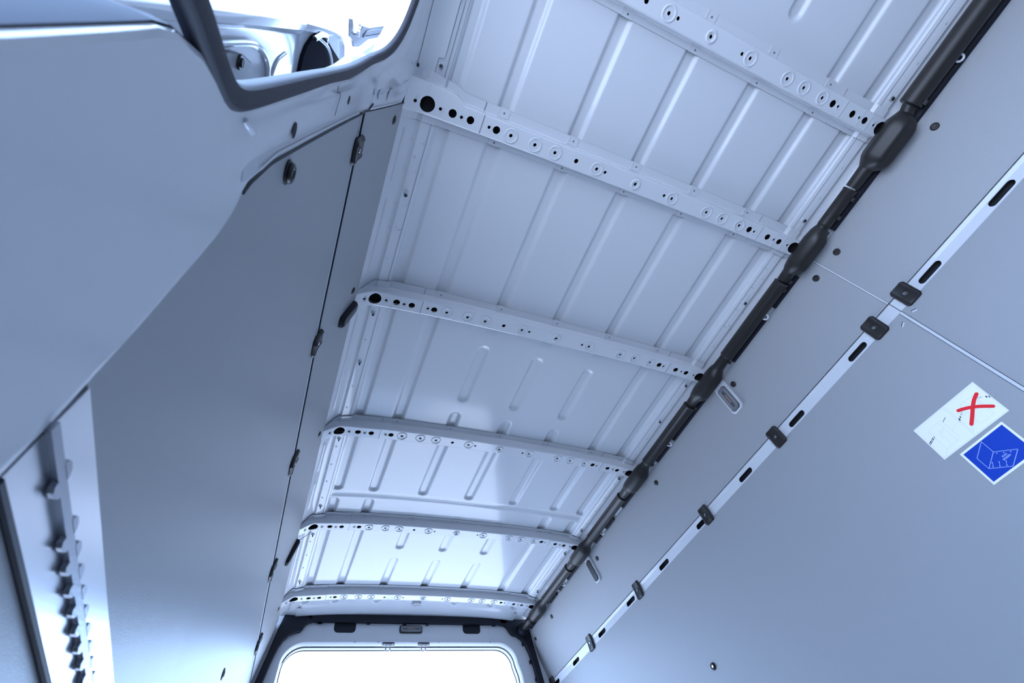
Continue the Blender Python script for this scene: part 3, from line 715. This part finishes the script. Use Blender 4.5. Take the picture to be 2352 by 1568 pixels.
# ------------------------------------------------------------------ wall lamps
def rr(w_, h_, r, n=6):
    pts = []
    for cx, cy, a0 in ((w_ - r, h_ - r, 0), (-w_ + r, h_ - r, 90), (-w_ + r, -h_ + r, 180), (w_ - r, -h_ + r, 270)):
        for k in range(n + 1): a = math.radians(a0 + 90 * k / n); pts.append((cx + r * math.cos(a), cy + r * math.sin(a)))
    return pts
def lamp(name, C, U, V, N, hw, hh, depth, mats, rings=True, tongue=0.0, rim=0.008, shear=0.0, label='', group=None):
    C, U, V, N = Vector(C), Vector(U).normalized(), Vector(V).normalized(), Vector(N).normalized()
    def T(p, o): return C + U * (p[0] + shear * p[1]) + V * p[1] + N * o
    root = empty(name, C)
    mb = MB(); base = rr(hw + rim, hh + rim, min(hw, hh) * 0.75)
    if tongue: base = [(x, y + (tongue if y > 0 else 0)) for x, y in base]
    top = [(x * 0.93, y - (0.0015 if y > 0 else -0.0015)) for x, y in base]
    mb.grid([[T(q, 0.0) for q in base], [T(q, depth * 0.7) for q in base], [T(q, depth) for q in top]], mats[0], True, cv=True)
    b = len(mb.v); mb.poly([T(q, depth) for q in top], mats[0]); mb.poly([T(q, 0.0) for q in base], mats[0])
    hs = mb.build('housing', sharp=40)
    mb = MB(); le = rr(hw, hh, min(hw, hh) * 0.62)
    mb.grid([[T(q, depth - 0.001) for q in le], [T(q, depth + 0.0025) for q in le], [T((q[0] * 0.92, q[1] * 0.96), depth + 0.0042) for q in le]], mats[1], True, cv=True); mb.poly([T((q[0] * 0.92, q[1] * 0.96), depth + 0.0042) for q in le], mats[1])
    ln = mb.build('lens', sharp=40)
    if rings:
        mb = MB()
        for k in (0.80, 0.60, 0.40):
            q = rr(hw * k, hh - hw * (1 - k), hw * k * 0.7); P = [T(a, depth + 0.0046) for a in q]; P.append(P[0]); mb.tube(P, 0.0010, RIB, 6, caps=False)
        mb.build('lens_ridges', ln)
        mb = MB(); mb.tube([T((0, hh * (-0.35 + 0.7 * i / 12)), depth + 0.0046) + U * (0.0012 if i % 2 else -0.0012) for i in range(13)], 0.0016, AMBER, 6); mb.build('filament', ln)
    hang(root, hs, ln); tag(root, label, 'lamp', group); return root
SU = Vector((-0.3456, 0, 1)).normalized(); SUL = Vector((0.2852, 0, 1)).normalized()
lamp('interior_lamp', PR(0.781, 1.262, 0.0), (0, -1, 0), SU, N_UR, 0.0215, 0.052, 0.010, (PAINT, LENS), True, 0.016, 0.008, 0.14, 'clear ribbed interior lamp in a white housing on the right wall', 'interior lamps')
lamp('interior_lamp', PR(1.988, 1.263, 0.0), (0, -1, 0), SU, N_UR, 0.0175, 0.052, 0.010, (PAINT, SMOKE), False, 0.016, 0.006, 0.10, 'narrow dark-lensed lamp on the right wall towards the rear', 'interior lamps')
lamp('interior_lamp', PL(0.800, 1.275, 0.0), (0, -1, 0), SUL, N_UL, 0.015, 0.050, 0.012, (BLACKM, SMOKE), False, 0.0, 0.004, 0.1, 'dark interior lamp seen edge-on at the top of the left wall', 'interior lamps')
lamp('interior_lamp', PL(2.02, 1.280, 0.0), (0, -1, 0), SUL, N_UL, 0.015, 0.050, 0.012, (BLACKM, SMOKE), False, 0.0, 0.004, 0.1, 'dark interior lamp seen edge-on on the left wall near the rear', 'interior lamps')
rl = lamp('interior_lamp', (-0.001, YR - 0.001, 1.3505), (0, 0, 1), (1, 0, 0), (0, -1, 0), 0.0155, 0.060, 0.006, (SMOKE, LENS), True, 0.0, 0.005, 0.0, 'ribbed rectangular lamp in the middle of the header over the rear doors', 'interior lamps')

# ================================================================== CABLE DUCT on the right roof edge
root = empty('cable_duct', (0.672, YF, 1.350))
DA = Vector((0.675, 0, 1.3405)); DB = Vector((0.676, 0, 1.3335))
def duct_at(y, r): t = max(0, min(1, (r - 0.025) / 0.009)); u_ = sstep((-0.27 - y) / 0.04); q0 = Vector((-0.003, 0, 0.009)) * u_; q = DA.lerp(DB, t * (1 - u_)) + q0; return Vector((q.x, y, q.z))
def duct_piece(name, prof, n=28, sq=0.0):
    mb = MB(); rows = []
    for y, r in prof:
        c = duct_at(y, r)
        rows.append([c + Vector((math.cos(a), 0, math.sin(a))) * r * (1 + sq * max(0, (r - 0.031)) / 0.008 * (0.035 * math.cos(6 * a))) for a in [2 * math.pi * k / n for k in range(n)]])
    mb.grid(rows, BLACK, True, cv=True); mb.poly(rows[0], BLACK); mb.poly(rows[-1], BLACK)
    o = mb.build(name, sharp=30); hang(root, o); return o
P0 = [(-1.44, -0.305), (-0.045, 0.085), (0.302, 0.645), (0.905, 1.262), (1.50, 1.835), (2.10, 2.425)]
for (a, b), r_ in zip(P0, (0.0305, 0.0210, 0.0245, 0.0245, 0.024, 0.024)): duct_piece('duct_pipe', [(a, r_ - 0.002), (a + 0.002, r_ + 0.001), (a + 0.006, r_ + 0.001), (a + 0.008, r_), (b - 0.008, r_), (b - 0.004, r_ + 0.0004), (b, r_ - 0.001)])
for c, a, b in ((-0.19, -0.300, -0.050), (0.185, 0.08, 0.298), (0.79, 0.640, 0.900), (1.375, 1.258, 1.495), (1.97, 1.83, 2.095), (2.545, 2.42, 2.64)):
    R_ = 0.0430 if c < 0 else 0.0360 if c < 0.5 else 0.0350
    duct_piece('duct_joint', [(a, 0.0195), (a + 0.02, 0.0200), (c - 0.092, 0.0210), (c - 0.076, R_ * 0.80), (c - 0.060, R_ * 0.95), (c - 0.045, R_), (c + 0.036, R_), (c + 0.050, R_ * 0.95), (c + 0.064, R_ * 0.80), (c + 0.078, 0.0215), (b - 0.01, 0.0200), (b, 0.0195)], 30, 1.0)
duct_piece('duct_pipe', [(2.64, 0.0210), (2.645, 0.0225), (2.70, 0.0225), (2.735, 0.0225)])
# black mounting plates on the wall edge and small latch tabs
for a, b in ((-1.4, -0.255), (-0.125, 0.085), (0.265, 0.40), (0.455, 0.655), (0.835, 1.10), (1.135, 1.24), (1.43, 1.57), (1.66, 1.74), (1.80, 1.86), (2.05, 2.20), (2.26, 2.31), (2.35, 2.44), (2.64, 2.73)):
    mb = MB(); pr = [(1.352, 0.001), (1.330, 0.001), (1.330, 0.005), (1.3345, 0.0095), (1.352, 0.0125)]
    mb.prism([PR(a, z, o) for z, o in pr], (0, b - a, 0), BLACKM); o = mb.build('mounting_plate'); hang(root, o)
for y in (-0.32, 0.045, -0.02, 0.10, 0.29, 0.325, 0.655, 0.90, 1.25, 1.51, 1.83, 2.11, 2.42, 2.66, 2.69):
    mb = MB(); c = duct_at(y, 0.022) + Vector((0.012, 0, -0.0225 - (0.009 if y < -0.27 else 0))); mb.box(c, (0.005, 0.006, 0.003), BLACK, (Vector((0.9, 0, 0.3)).normalized(), Vector((0, 1, 0)), Vector((-0.3, 0, 0.9)).normalized())); o = mb.build('latch_tab'); hang(root, o)
tag(root, 'long black jointed cable duct along the right roof edge', 'cable duct')
for i, y in enumerate((-0.445, 0.44, 1.118, 1.765, 2.235)):
    mb = MB(); mb.torus((0.698, y, 1.3250 + (0.006 if y < -0.27 else 0)), (0.9, 0, 1), 0.0095, 0.0032, PAINT, 24, 8)
    o = mb.build('cable_ring'); recenter(o, (0.698, y, 1.325))
    tag(o, ['white ring clip on the black duct nearest the camera, top right of the photo', 'white ring clip on the black duct, second from the top of the photo', 'white ring clip on the black duct past the clear wall lamp', 'white ring clip on the black duct before the dark wall lamp', 'white ring clip on the black duct closest to the rear doors'][i], 'ring clip', 'white ring clips on the duct')

# ================================================================== REAR HEADER
# black trim round the rear opening
root = empty('rear_door_trim', (0, YR - 0.02, 1.39))
def trim_piece(name, pts, y0=YR - 0.028, y1=YR - 0.001, bw=0.006):
    mb = MB(); mb.prism([(x, y0, z) for x, z in pts], (0, y1 - y0, 0), BLACKM); o = mb.build(name); bevel(o, bw, 3, 40); hang(root, o); return o
trim_piece('header_tube', [(-0.60, 1.4145), (0.585, 1.4145), (0.585, 1.377), (-0.535, 1.377)])
def mirr(seq): return seq
cl = [(-0.535, 1.4165), (-0.664, 1.4165), (-0.672, 1.412), (-0.690, 1.344), (-0.715, 1.22), (-0.741, 1.105), (-0.77, 0.9), (-0.79, 0.5), (-0.80, -0.5), (-0.765, -0.5), (-0.752, 0.5), (-0.735, 0.9), (-0.706, 1.104), (-0.690, 1.18), (-0.672, 1.245), (-0.655, 1.283), (-0.632, 1.309), (-0.606, 1.321), (-0.583, 1.325), (-0.574, 1.338), (-0.562, 1.360), (-0.545, 1.372), (-0.530, 1.3745)]
trim_piece('left_corner_tube', cl)
cr = [(0.535, 1.421), (0.700, 1.421), (0.712, 1.412), (0.728, 1.335), (0.742, 1.22), (0.760, 1.071), (0.777, 0.9), (0.79, 0.5), (0.80, -0.5), (0.765, -0.5), (0.757, 0.5), (0.743, 0.9), (0.722, 1.08), (0.712, 1.16), (0.700, 1.215), (0.684, 1.262), (0.662, 1.295), (0.636, 1.312), (0.610, 1.318), (0.596, 1.332), (0.583, 1.355), (0.566, 1.371), (0.545, 1.374), (0.535, 1.374)]
trim_piece('right_corner_tube', cr)
for x in (-0.50, -0.36 - 0.13, -0.24, -0.04, 0.09, 0.33, 0.50):
    mb = MB(); mb.box((x, YR - 0.012, 1.3745), (0.009, 0.006, 0.004), BLACKM); o = mb.build('latch_tab'); hang(root, o)
for side, zz in ((-1, (1.24, 1.13)), (1, (1.27, 1.175, 1.085))):
    for z in zz:
        x = side * table(z, [(1.07, 0.722), (1.18, 0.700), (1.27, 0.672)]); mb = MB(); mb.box((x, YR - 0.010, z), (0.004, 0.006, 0.009), BLACKM); o = mb.build('latch_tab'); hang(root, o)
tag(root, 'black tubular trim running round the rear door opening', 'trim')
# collar where the duct meets the trim
mb = MB(); mb.torus((0.675, 2.745, 1.3405), (0, 1, 0), 0.029, 0.006, BLACKM, 30, 8); mb.tube([(0.675, 2.73, 1.3405), (0.678, 2.775, 1.342)], [0.027, 0.038], BLACKM, 26); o = mb.build('duct_collar'); hang(root, o)
for x0, x1, n in ((-0.4175, -0.3025, 'left'), (0.306, 0.4165, 'right')):
    mb = MB(); pts = [(x0 + 0.002, 1.386), (x0, 1.352)]
    c = x0 + 0.022
    pts += [(x0 + 0.021 - 0.020 * math.cos(t), 1.3515 - 0.020 * math.sin(t)) for t in [math.pi / 2 * i / 6 for i in range(1, 7)]]
    pts += [(x1 - 0.021 + 0.020 * math.sin(t), 1.3515 - 0.020 * math.cos(t)) for t in [math.pi / 2 * i / 6 for i in range(0, 7)]]
    pts += [(x1, 1.386)]
    mb.prism([(x, YR - 0.0022, z) for x, z in pts], (0, 0.003, 0), BLACKM); o = mb.build('cover_cap'); recenter(o, ((x0 + x1) / 2, YR, 1.36)); bevel(o, 0.0008, 2)
    tag(o, 'black rounded cap in the rear header, %s of the ribbed lamp' % n, 'cap', 'black caps in the rear header')
# striker plates over the rear doors
def striker(x, lab):
    root = empty('door_striker', (x, YR + 0.012, 1.273))
    mb = MB(); mb.box((x, YR + 0.008, 1.2835), (0.031, 0.004, 0.0022), BLACKM)
    mb.box((x, YR + 0.010, 1.2760), (0.034, 0.003, 0.006), PAINT); a = mb.build('plate')
    mb = MB()
    for s in (-1, 1): mb.cyl((x + s * 0.023, YR + 0.007, 1.2762), (0, -1, 0), 0.0045, 0.003, STEEL, 6)
    s1 = mb.build('bolts')
    mb = MB(); mb.tube(smooth_path([(x - 0.010, YR + 0.012, 1.272), (x - 0.014, YR + 0.006, 1.255), (x - 0.015, YR + 0.0, 1.242), (x - 0.004, YR - 0.002, 1.240), (x + 0.008, YR + 0.004, 1.250), (x + 0.011, YR + 0.012, 1.272)], 5), 0.0032, STEEL, 8); hk = mb.build('hook')
    hang(root, a, s1, hk); tag(root, lab, 'striker', 'door strikers over the rear opening')
striker(-0.122, 'metal door striker hanging from the rear header, the left of the pair'); striker(0.074, 'metal door striker hanging from the rear header, the right of the pair')
# rubber seal of the rear opening
mb = MB(); path = []
for x, z in inner:
    ox, oz = outpt(x, z); dn = (Vector((ox, 0, oz)) - Vector((x, 0, z))).normalized(); path.append(Vector((x, YR + 0.066, z)) - dn * 0.0045)
mb.tube(path, 0.0028, RUBBER, 10); mb.grid([[p_ + Vector((0, -0.030, 0)) for p_ in path], [p_ + Vector((0, -0.004, 0)) for p_ in path]], PATCH); mb.tube([p_ + Vector((0, -0.032, 0)) for p_ in path], 0.0014, RUBBER, 8); o = mb.build('rear_door_seal'); recenter(o, (0, YR + 0.066, 1.27)); tag(o, 'thin dark rubber seal lining the bright rear opening', 'seal')
# ================================================================== LEFT WALL LINING
def lslab(mb, zs, y0f, y1, th=0.004, ny=14):
    F = []; B = []
    for i in range(ny + 1):
        r = []; q = []
        for z in zs:
            y = lerp(y0f(z), y1, i / ny); r.append(PL(y, z, 0.0)); q.append(PL(y, z, -th))
        F.append(r); B.append(q)
    mb.grid(F, GREY, False); mb.grid(B, GREY, False, flip=True)
    mb.grid([F[0], B[0]], GREY, False); mb.grid([F[-1], B[-1]], GREY, False)
    mb.grid([[r[0] for r in F], [r[0] for r in B]], GREY, False); mb.grid([[r[-1] for r in F], [r[-1] for r in B]], GREY, False)
mb = MB(); lslab(mb, (1.338, 1.2, 1.078), lambda z: edge_y(z), 2.775); p = mb.build('wall_panel')
for y in (0.238, 0.727, 1.323, 2.498):
    rivet(p, PL(y, 1.290), N_UL, 0.0105)
tag(p, 'narrow grey upper wall panel along the left roof edge', 'wall panel', 'grey lining panels')
zl = [1.063, 0.97, 0.9, 0.82, 0.74, 0.66, 0.59, 0.52, 0.46, 0.43, 0.40, 0.385, 0.37, 0.355, 0.34, 0.31, 0.28, 0.26, 0.24, 0.22, 0.203]
mb = MB(); lslab(mb, zl, lambda z: edge_y(z), 2.82)
p = mb.build('wall_panel')
rivet(p, PL(0.181, 0.527), N_LL, 0.013, True); rivet(p, PL(1.363, 0.557), N_LL, 0.012)
tag(p, 'large dark grey lower wall panel filling the left side', 'wall panel', 'grey lining panels')
mb = MB(); lslab(mb, (0.147, 0.1, -0.1, -0.3, -0.56), lambda z: 0.2, 2.82); p = mb.build('wall_panel')
tag(p, 'blurred grey wall panel below the toothed metal rail, lower left corner', 'wall panel', 'grey lining panels')
# black edging of the front edge of the big panel
mb = MB(); pts = edgepath(-0.0018, 0.392, 1.045, 40, 0.0012)
mb.tube(pts, 0.0021, RUBBER, 8)
mb.tube([PL(edge_y(1.078 + 0.262 * i / 10) - 0.001, 1.078 + 0.262 * i / 10, 0.001) for i in range(11)], 0.0016, RUBBER, 8)
o = mb.build('edge_piping'); recenter(o, PL(0.157, 0.42)); tag(o, 'black ribbed edging on the curved front edge of the left wall panels', 'edging')
# joint between the two left panels: dark rubber strip with a bright metal lip
mb = MB(); yy = [0.205 + 0.1 * i for i in range(27)]
mb.grid([[PL(y, 1.0790, 0.0) for y in yy], [PL(y, 1.0775, 0.0028) for y in yy], [PL(y, 1.0685, 0.0030) for y in yy], [PL(y, 1.0670, 0.0) for y in yy]], DEADBLACK, False)
o1 = mb.build('rubber_strip'); mb = MB()
mb.grid([[PL(y, 1.0665, 0.0) for y in yy], [PL(y, 1.0660, 0.0018) for y in yy], [PL(y, 1.0645, 0.0018) for y in yy], [PL(y, 1.0635, 0.0) for y in yy]], PATCH, False)
o2 = mb.build('metal_lip'); root = empty('joint_strip', PL(0.2, 1.07)); hang(root, o1, o2)
tag(root, 'long dark joint strip with a bright lip between the left wall panels', 'strip')
mb = MB(); mb.tube([PL(0.2, 1.03, 0.003), PL(0.2, 1.09, 0.004), PL(0.188, 1.105, 0.005)], 0.0016, INK, 8); o = mb.build('edge_pin'); recenter(o, PL(0.2, 1.07)); tag(o, 'short black strip end at the front of the left panel joint', 'strip')
# clips of the left wall: mirrored mesh
def mirrored(root0):
    r = empty('panel_clip')
    for ch in root0.children:
        me = ch.data.copy(); me.transform(Matrix.Scale(-1, 4, (1, 0, 0))); me.flip_normals(); me.update()
        c = bpy.data.objects.new(ch.name.split('.')[0], me); COL.objects.link(c); c.parent = r
    return r
cm = mirrored(cl0)
for i, (y, s) in enumerate(((0.277, 'nearest the door pillar'), (0.775, 'beside the edge-on lamp'), (1.226, 'third from the door pillar'), (1.80, 'fourth from the door pillar'), (2.34, 'closest to the rear opening'))):
    c = cm if i == 0 else copy_tree(cm)
    c.location = PL(y, 1.070); c.location.x += 0.0
    tag(c, 'black clip on the dark joint of the left wall, ' + s, 'clip', 'black panel clips')

# toothed lashing rail on the lower left wall
root = empty('lashing_rail', PL(0.2, 0.175))
mb = MB(); yy = [0.199 + 0.05 * i for i in range(53)]
prof = [(0.203, -0.002), (0.2025, 0.0012), (0.148, 0.0012), (0.1475, -0.002)]
mb.grid([[PL(y, z, o) for z, o in prof] for y in yy], ALU, False)
mb.grid([[PL(0.199, z, o) for z, o in prof], [PL(0.199, 0.2, -0.004), PL(0.199, 0.19, -0.004), PL(0.199, 0.16, -0.004), PL(0.199, 0.15, -0.004)]], ALU, False)
o1 = mb.build('base_plate'); mb = MB()
cz = 0.1735
mb.prism([PL(0.195, cz + a, o) for a, o in ((-0.0020, 0.001), (-0.0020, 0.0034), (-0.0028, 0.0037), (-0.0028, 0.0046), (0.0028, 0.0046), (0.0028, 0.0037), (0.0020, 0.0034), (0.0020, 0.001))], Vector((0, 2.6, 0)), CAST)
o2 = mb.build('track'); mb = MB()
y = 0.226; T0 = []
while y < 1.5: T0.append(y); y += 0.041 if len(T0) == 1 else 0.0208
for y in T0:
    for s_, k_ in ((-1, 0.006), (1, 0.0)):
        e_ = [(-0.0045, 0.0025), (-0.0042, 0.0056), (-0.0015, 0.0068), (0.0025, 0.0064), (0.0048, 0.0048), (0.0060, 0.0025)]
        mb.prism([PL(y + k_ + a, cz + s_ * b_, 0.0022) for a, b_ in e_], N_LL * 0.0026, CAST)
o3 = mb.build('teeth'); o3['kind'] = 'stuff'
mb = MB(); mb.tube([PL(0.199, 0.1470, 0.0008), PL(1.0, 0.1470, 0.0008), PL(2.7, 0.1470, 0.0008)], 0.0022, RUBBER, 8); o4 = mb.build('edge_strip')
hang(root, o1, o2, o3, o4); tag(root, 'blurred aluminium lashing rail with two rows of teeth, lower left', 'lashing rail')

# plate on the roof edge above the door opening, with its bolt
mb = MB()
def RP(x, y, o=0.0): return Vector((x, y, table(-x, SM) - 0.0025 - o))
xs_ = (-0.700, -0.693, -0.68, -0.662, -0.645, -0.634)
mb.grid([[RP(x, y) for x in xs_] for y in (-1.2, -0.6, -0.052)] , PAINT)
mb.grid([[RP(x, y) for x in xs_[:-1]] + [RP(-0.640, y)] for y in (-0.052, 0.078)], PAINT)
mb.grid([[RP(x, y) for x in xs_[:-2]] + [RP(-0.655, y)] for y in (0.078, 0.12)], PAINT)
mb.strip([RP(-0.634, -0.6), RP(-0.634, -0.06), RP(-0.640, -0.05), RP(-0.640, 0.075), RP(-0.655, 0.08), RP(-0.655, 0.12)], 0.0010, (0, 0, -1), SEAMM, 0.0004)
o = mb.build('reinforcement_plate'); recenter(o, RP(-0.67, 0.0)); tag(o, 'white steel plate on the left roof edge above the sliding door opening', 'plate')
mb = MB(); mb.cyl((-0.708, 0.107, 1.348), N_UL, 0.006, 0.004, STEEL, 12); mb.box(Vector((-0.700, 0.109, 1.343)), (0.003, 0.004, 0.003), INK); o = mb.build('grounding_bolt'); recenter(o, (-0.708, 0.107, 1.348)); tag(o, 'small bolt with a black tip at the top of the door pillar', 'bolt')

# ================================================================== SLIDING DOOR OPENING: seal, door, roller arm
sp = [(z, y) for z, y in OPEN if z >= 0.329]
low = [(0.329, 0.0715), (0.312, 0.061), (0.300, 0.048), (0.287, 0.036), (0.262, 0.014), (0.225, -0.012), (0.16, -0.05), (0.05, -0.09), (-0.2, -0.11), (-0.56, -0.12)]
def seal_c(z, y, nrm, d): return None
cent = []
pathyz = [(y, z) for z, y in reversed(low)][:-1] + [(y, z) for z, y in sp] + [(y, z) for z, y in top_run[:5]]
for i, (y, z) in enumerate(pathyz):
    a, b = pathyz[max(i - 1, 0)], pathyz[min(i + 1, len(pathyz) - 1)]
    t = Vector((b[0] - a[0], b[1] - a[1])).normalized(); n = Vector((-t.y, t.x))         # towards the opening (forward / down)
    k = 0.0078
    cent.append(PL(y + n.x * k, z + n.y * k, -0.0045 + 0.0035 * (1 - sstep((z - 0.36) / 0.12))))
cent = smooth_path(cent, 3)
for _ in range(14): cent = [cent[0]] + [cent[i] * 0.5 + (cent[i - 1] + cent[i + 1]) * 0.25 for i in range(1, len(cent) - 1)] + [cent[-1]]
mb = MB(); rows = []
for i, p in enumerate(cent):
    t = (cent[min(i + 1, len(cent) - 1)] - cent[max(i - 1, 0)]).normalized(); nn = (N_LL if p.z < 1.0 else N_UL); v = nn.cross(t).normalized()
    sec = [(0.0086, -0.005), (0.0090, 0.0005), (0.0082, 0.0040), (0.0060, 0.0060), (0.0, 0.0066), (-0.0060, 0.0058), (-0.0085, 0.0035), (-0.0095, -0.001), (-0.0080, -0.005), (0.0, -0.007)]
    rows.append([p + v * a + nn * b for a, b in sec])
mb.grid(rows, RUBBER, True, cv=True); o = mb.build('sliding_door_seal'); recenter(o, cent[20])
tag(o, 'thick dark rubber seal curving round the sliding door opening, upper left', 'seal')

# sliding door, pushed back outside the body
root = empty('sliding_door', (-0.95, 0.3, -0.5))
DO = 0.12
def PD(y, z, off=0.0): return Vector((-(XL0(z) + DO) + off, y, z))     # inner face of the door
DE_ = [(-0.5, 0.060), (0.3, 0.068), (0.57, 0.0735), (0.64, 0.0742), (0.81, 0.079), (1.05, 0.088), (1.166, 0.092), (1.232, 0.104), (1.252, 0.125), (1.26, 0.15)]
zd = [-0.5, 0.0, 0.3, 0.4, 0.5, 0.58, 0.66, 0.74, 0.82, 0.90, 0.97, 1.04, 1.069, 1.071, 1.11, 1.15, 1.19, 1.225, 1.245, 1.26]
mb = MB(); rows = []
for z in zd:
    e = table(z, DE_); w_ = 0.022 if z < 1.1 else 0.022 * max(0.25, (1.27 - z) / 0.17)
    rows.append([PD(e + 0.02, z, -0.075), PD(e - 0.016, z, -0.075), PD(e - 0.018, z, -0.062), PD(e - 0.010, z, -0.048), PD(e - 0.004, z, -0.040), PD(e - 0.002, z, -0.014), PD(e + 0.001, z, -0.004), PD(e + 0.006, z, 0.0), PD(e + 0.4 * w_, z, 0.0), PD(e + 0.8 * w_, z, -0.001), PD(e + w_, z, -0.006), PD(e + w_ + 0.006, z, -0.009), PD(e + w_ + 0.03, z, -0.009), PD(0.5, z, -0.009), PD(1.15, z, -0.009)])
mb.grid(rows, PAINT); mb.grid([rows[-1], [p + Vector((-0.03, 0, 0.004)) for p in rows[-1]]], PAINT)
mb.grid([[PD(y, z, -0.075) for z in (-0.5, 0.3, 0.8, 1.069, 1.26)] for y in (0.09, 0.6, 1.15)], PAINT)
o1 = mb.build('door_shell')
mb = MB(); rim = [PD(0.40, 0.905), PD(0.20, 0.900), PD(0.165, 0.895), PD(0.148, 0.885), PD(0.134, 0.862), PD(0.124, 0.83), PD(0.1195, 0.79), PD(0.1175, 0.716), PD(0.117, 0.656), PD(0.114, 0.55), PD(0.112, 0.2), PD(0.11, -0.4)]
mb.tube([p + Vector((-0.007, 0, 0)) for p in smooth_path(rim, 5)], 0.0045, PAINT, 10)
mb.tube(smooth_path([PD(0.35, 0.93, -0.008), PD(0.19, 0.925, -0.008), PD(0.165, 0.93, -0.008), PD(0.15, 0.95, -0.008), PD(0.142, 0.99, -0.008)], 5), 0.0022, PAINT, 8)
o2 = mb.build('pressed_rim')
mb = MB(); lp = [(0.126, -0.4), (0.127, 0.5), (0.127, 0.66), (0.128, 0.73), (0.133, 0.775), (0.145, 0.81), (0.162, 0.828), (0.185, 0.832), (0.4, 0.832), (0.9, 0.832), (0.9, -0.4)]
mb.prism([PD(y, z, -0.0075) for y, z in lp], (0.003, 0, 0), GREY)
mb.tube([PD(y, z, -0.006) for y, z in lp[:6]], 0.0016, RUBBER, 6)
o3 = mb.build('lining_panel'); m2 = MB(); m2.cyl(PD(0.140, 0.762, -0.0045), (1, 0, 0), 0.0095, 0.003, BLACK, 20); m2.cyl(PD(0.140, 0.762, -0.0015), (1, 0, 0), 0.0060, 0.002, BLACKM, 16); m2.build('rivet', o3)
# dark roller housing near the top
mb = MB(); hz = [(0.175, 1.075), (0.150, 1.079), (0.132, 1.088), (0.117, 1.105), (0.109, 1.118), (0.107, 1.130), (0.109, 1.145), (0.118, 1.168), (0.131, 1.194), (0.155, 1.246), (0.20, 1.25), (0.22, 1.08)]
mb.prism([PD(y, z, -0.008) for y, z in hz], (0.006, 0, 0), BLACK); o4 = mb.build('roller_housing'); o4.data.materials[0] = DEADBLACK
mb = MB(); mb.tube(smooth_path([PD(0.113, 1.112, 0.003), PD(0.128, 1.150, 0.008), PD(0.160, 1.185, 0.006), PD(0.19, 1.20, 0.0)], 5), 0.0030, PAINT, 8)
mb.tube([PD(0.116, 1.102, 0.002), PD(0.107, 1.122, 0.004), PD(0.108, 1.148, 0.002)], 0.0050, STEEL, 8); mb.torus(PD(0.118, 1.146, 0.006), (1, 0, 0), 0.0055, 0.0018, STEEL, 16, 6); m = mb.build('roller_arm', o4)
hang(root, o1, o2, o3, o4); tag(root, 'white sliding door slid open outside the van, seen through the left opening', 'door')
# galvanised roller bracket under the upper rail
root = empty('roller_bracket', (-0.83, 0.08, 1.17))
def PH(px, py, x=-0.822):
    d = ray(px, py); o_ = 0.062 - (x + 0.822); p0 = Vector((-(0.712 + o_), 0, 1.333))
    return CAM + d * ((p0 - CAM).dot(N_UL) / d.dot(N_UL))
k8 = 220 / 1725.0
def Z8(a, b, x=-0.822): return PH(780 + a * k8, b * k8, x)
mb = MB(); mb.prism([Z8(200, 340), Z8(245, 345), Z8(265, 590), Z8(370, 590), Z8(420, 465), Z8(545, 505), Z8(840, 460), Z8(890, 410), Z8(945, 440), Z8(925, 520), Z8(960, 630), Z8(800, 660), Z8(520, 715), Z8(350, 850), Z8(260, 850), Z8(240, 740), Z8(190, 660)], (-0.004, 0, 0), CAST); a1 = mb.build('arm_plate'); bevel(a1, 0.0012, 2)
mb = MB(); P = [Z8(430, 660, -0.8205), Z8(500, 570, -0.8205), Z8(600, 545, -0.8205), Z8(840, 515, -0.8205), Z8(890, 560, -0.8205), Z8(870, 600, -0.8205), Z8(600, 645, -0.8205), Z8(430, 665, -0.8205)]
mb.tube(P, 0.0014, CAST, 8); a2 = mb.build('arm_rib'); mb = MB()
mb.tube([Z8(905, 360, -0.819), Z8(950, 400, -0.819), Z8(940, 480, -0.819), Z8(960, 620, -0.819)], 0.003, CAST, 8); mb.tube([Z8(945, 440, -0.819), Z8(990, 380, -0.819), Z8(1075, 395, -0.815)], 0.0045, CAST, 8); a3 = mb.build('fork')
mb = MB(); mb.cyl(Z8(310, 570, -0.820), (1, 0, 0), 0.0075, 0.006, STEEL, 16); mb.cyl(Z8(340, 430, -0.820), (1, -0.2, 0), 0.004, 0.006, STEEL, 12); a4 = mb.build('roller')
hang(root, a1, a2, a3, a4); tag(root, 'galvanised metal roller bracket against the bright sky in the left opening', 'bracket')
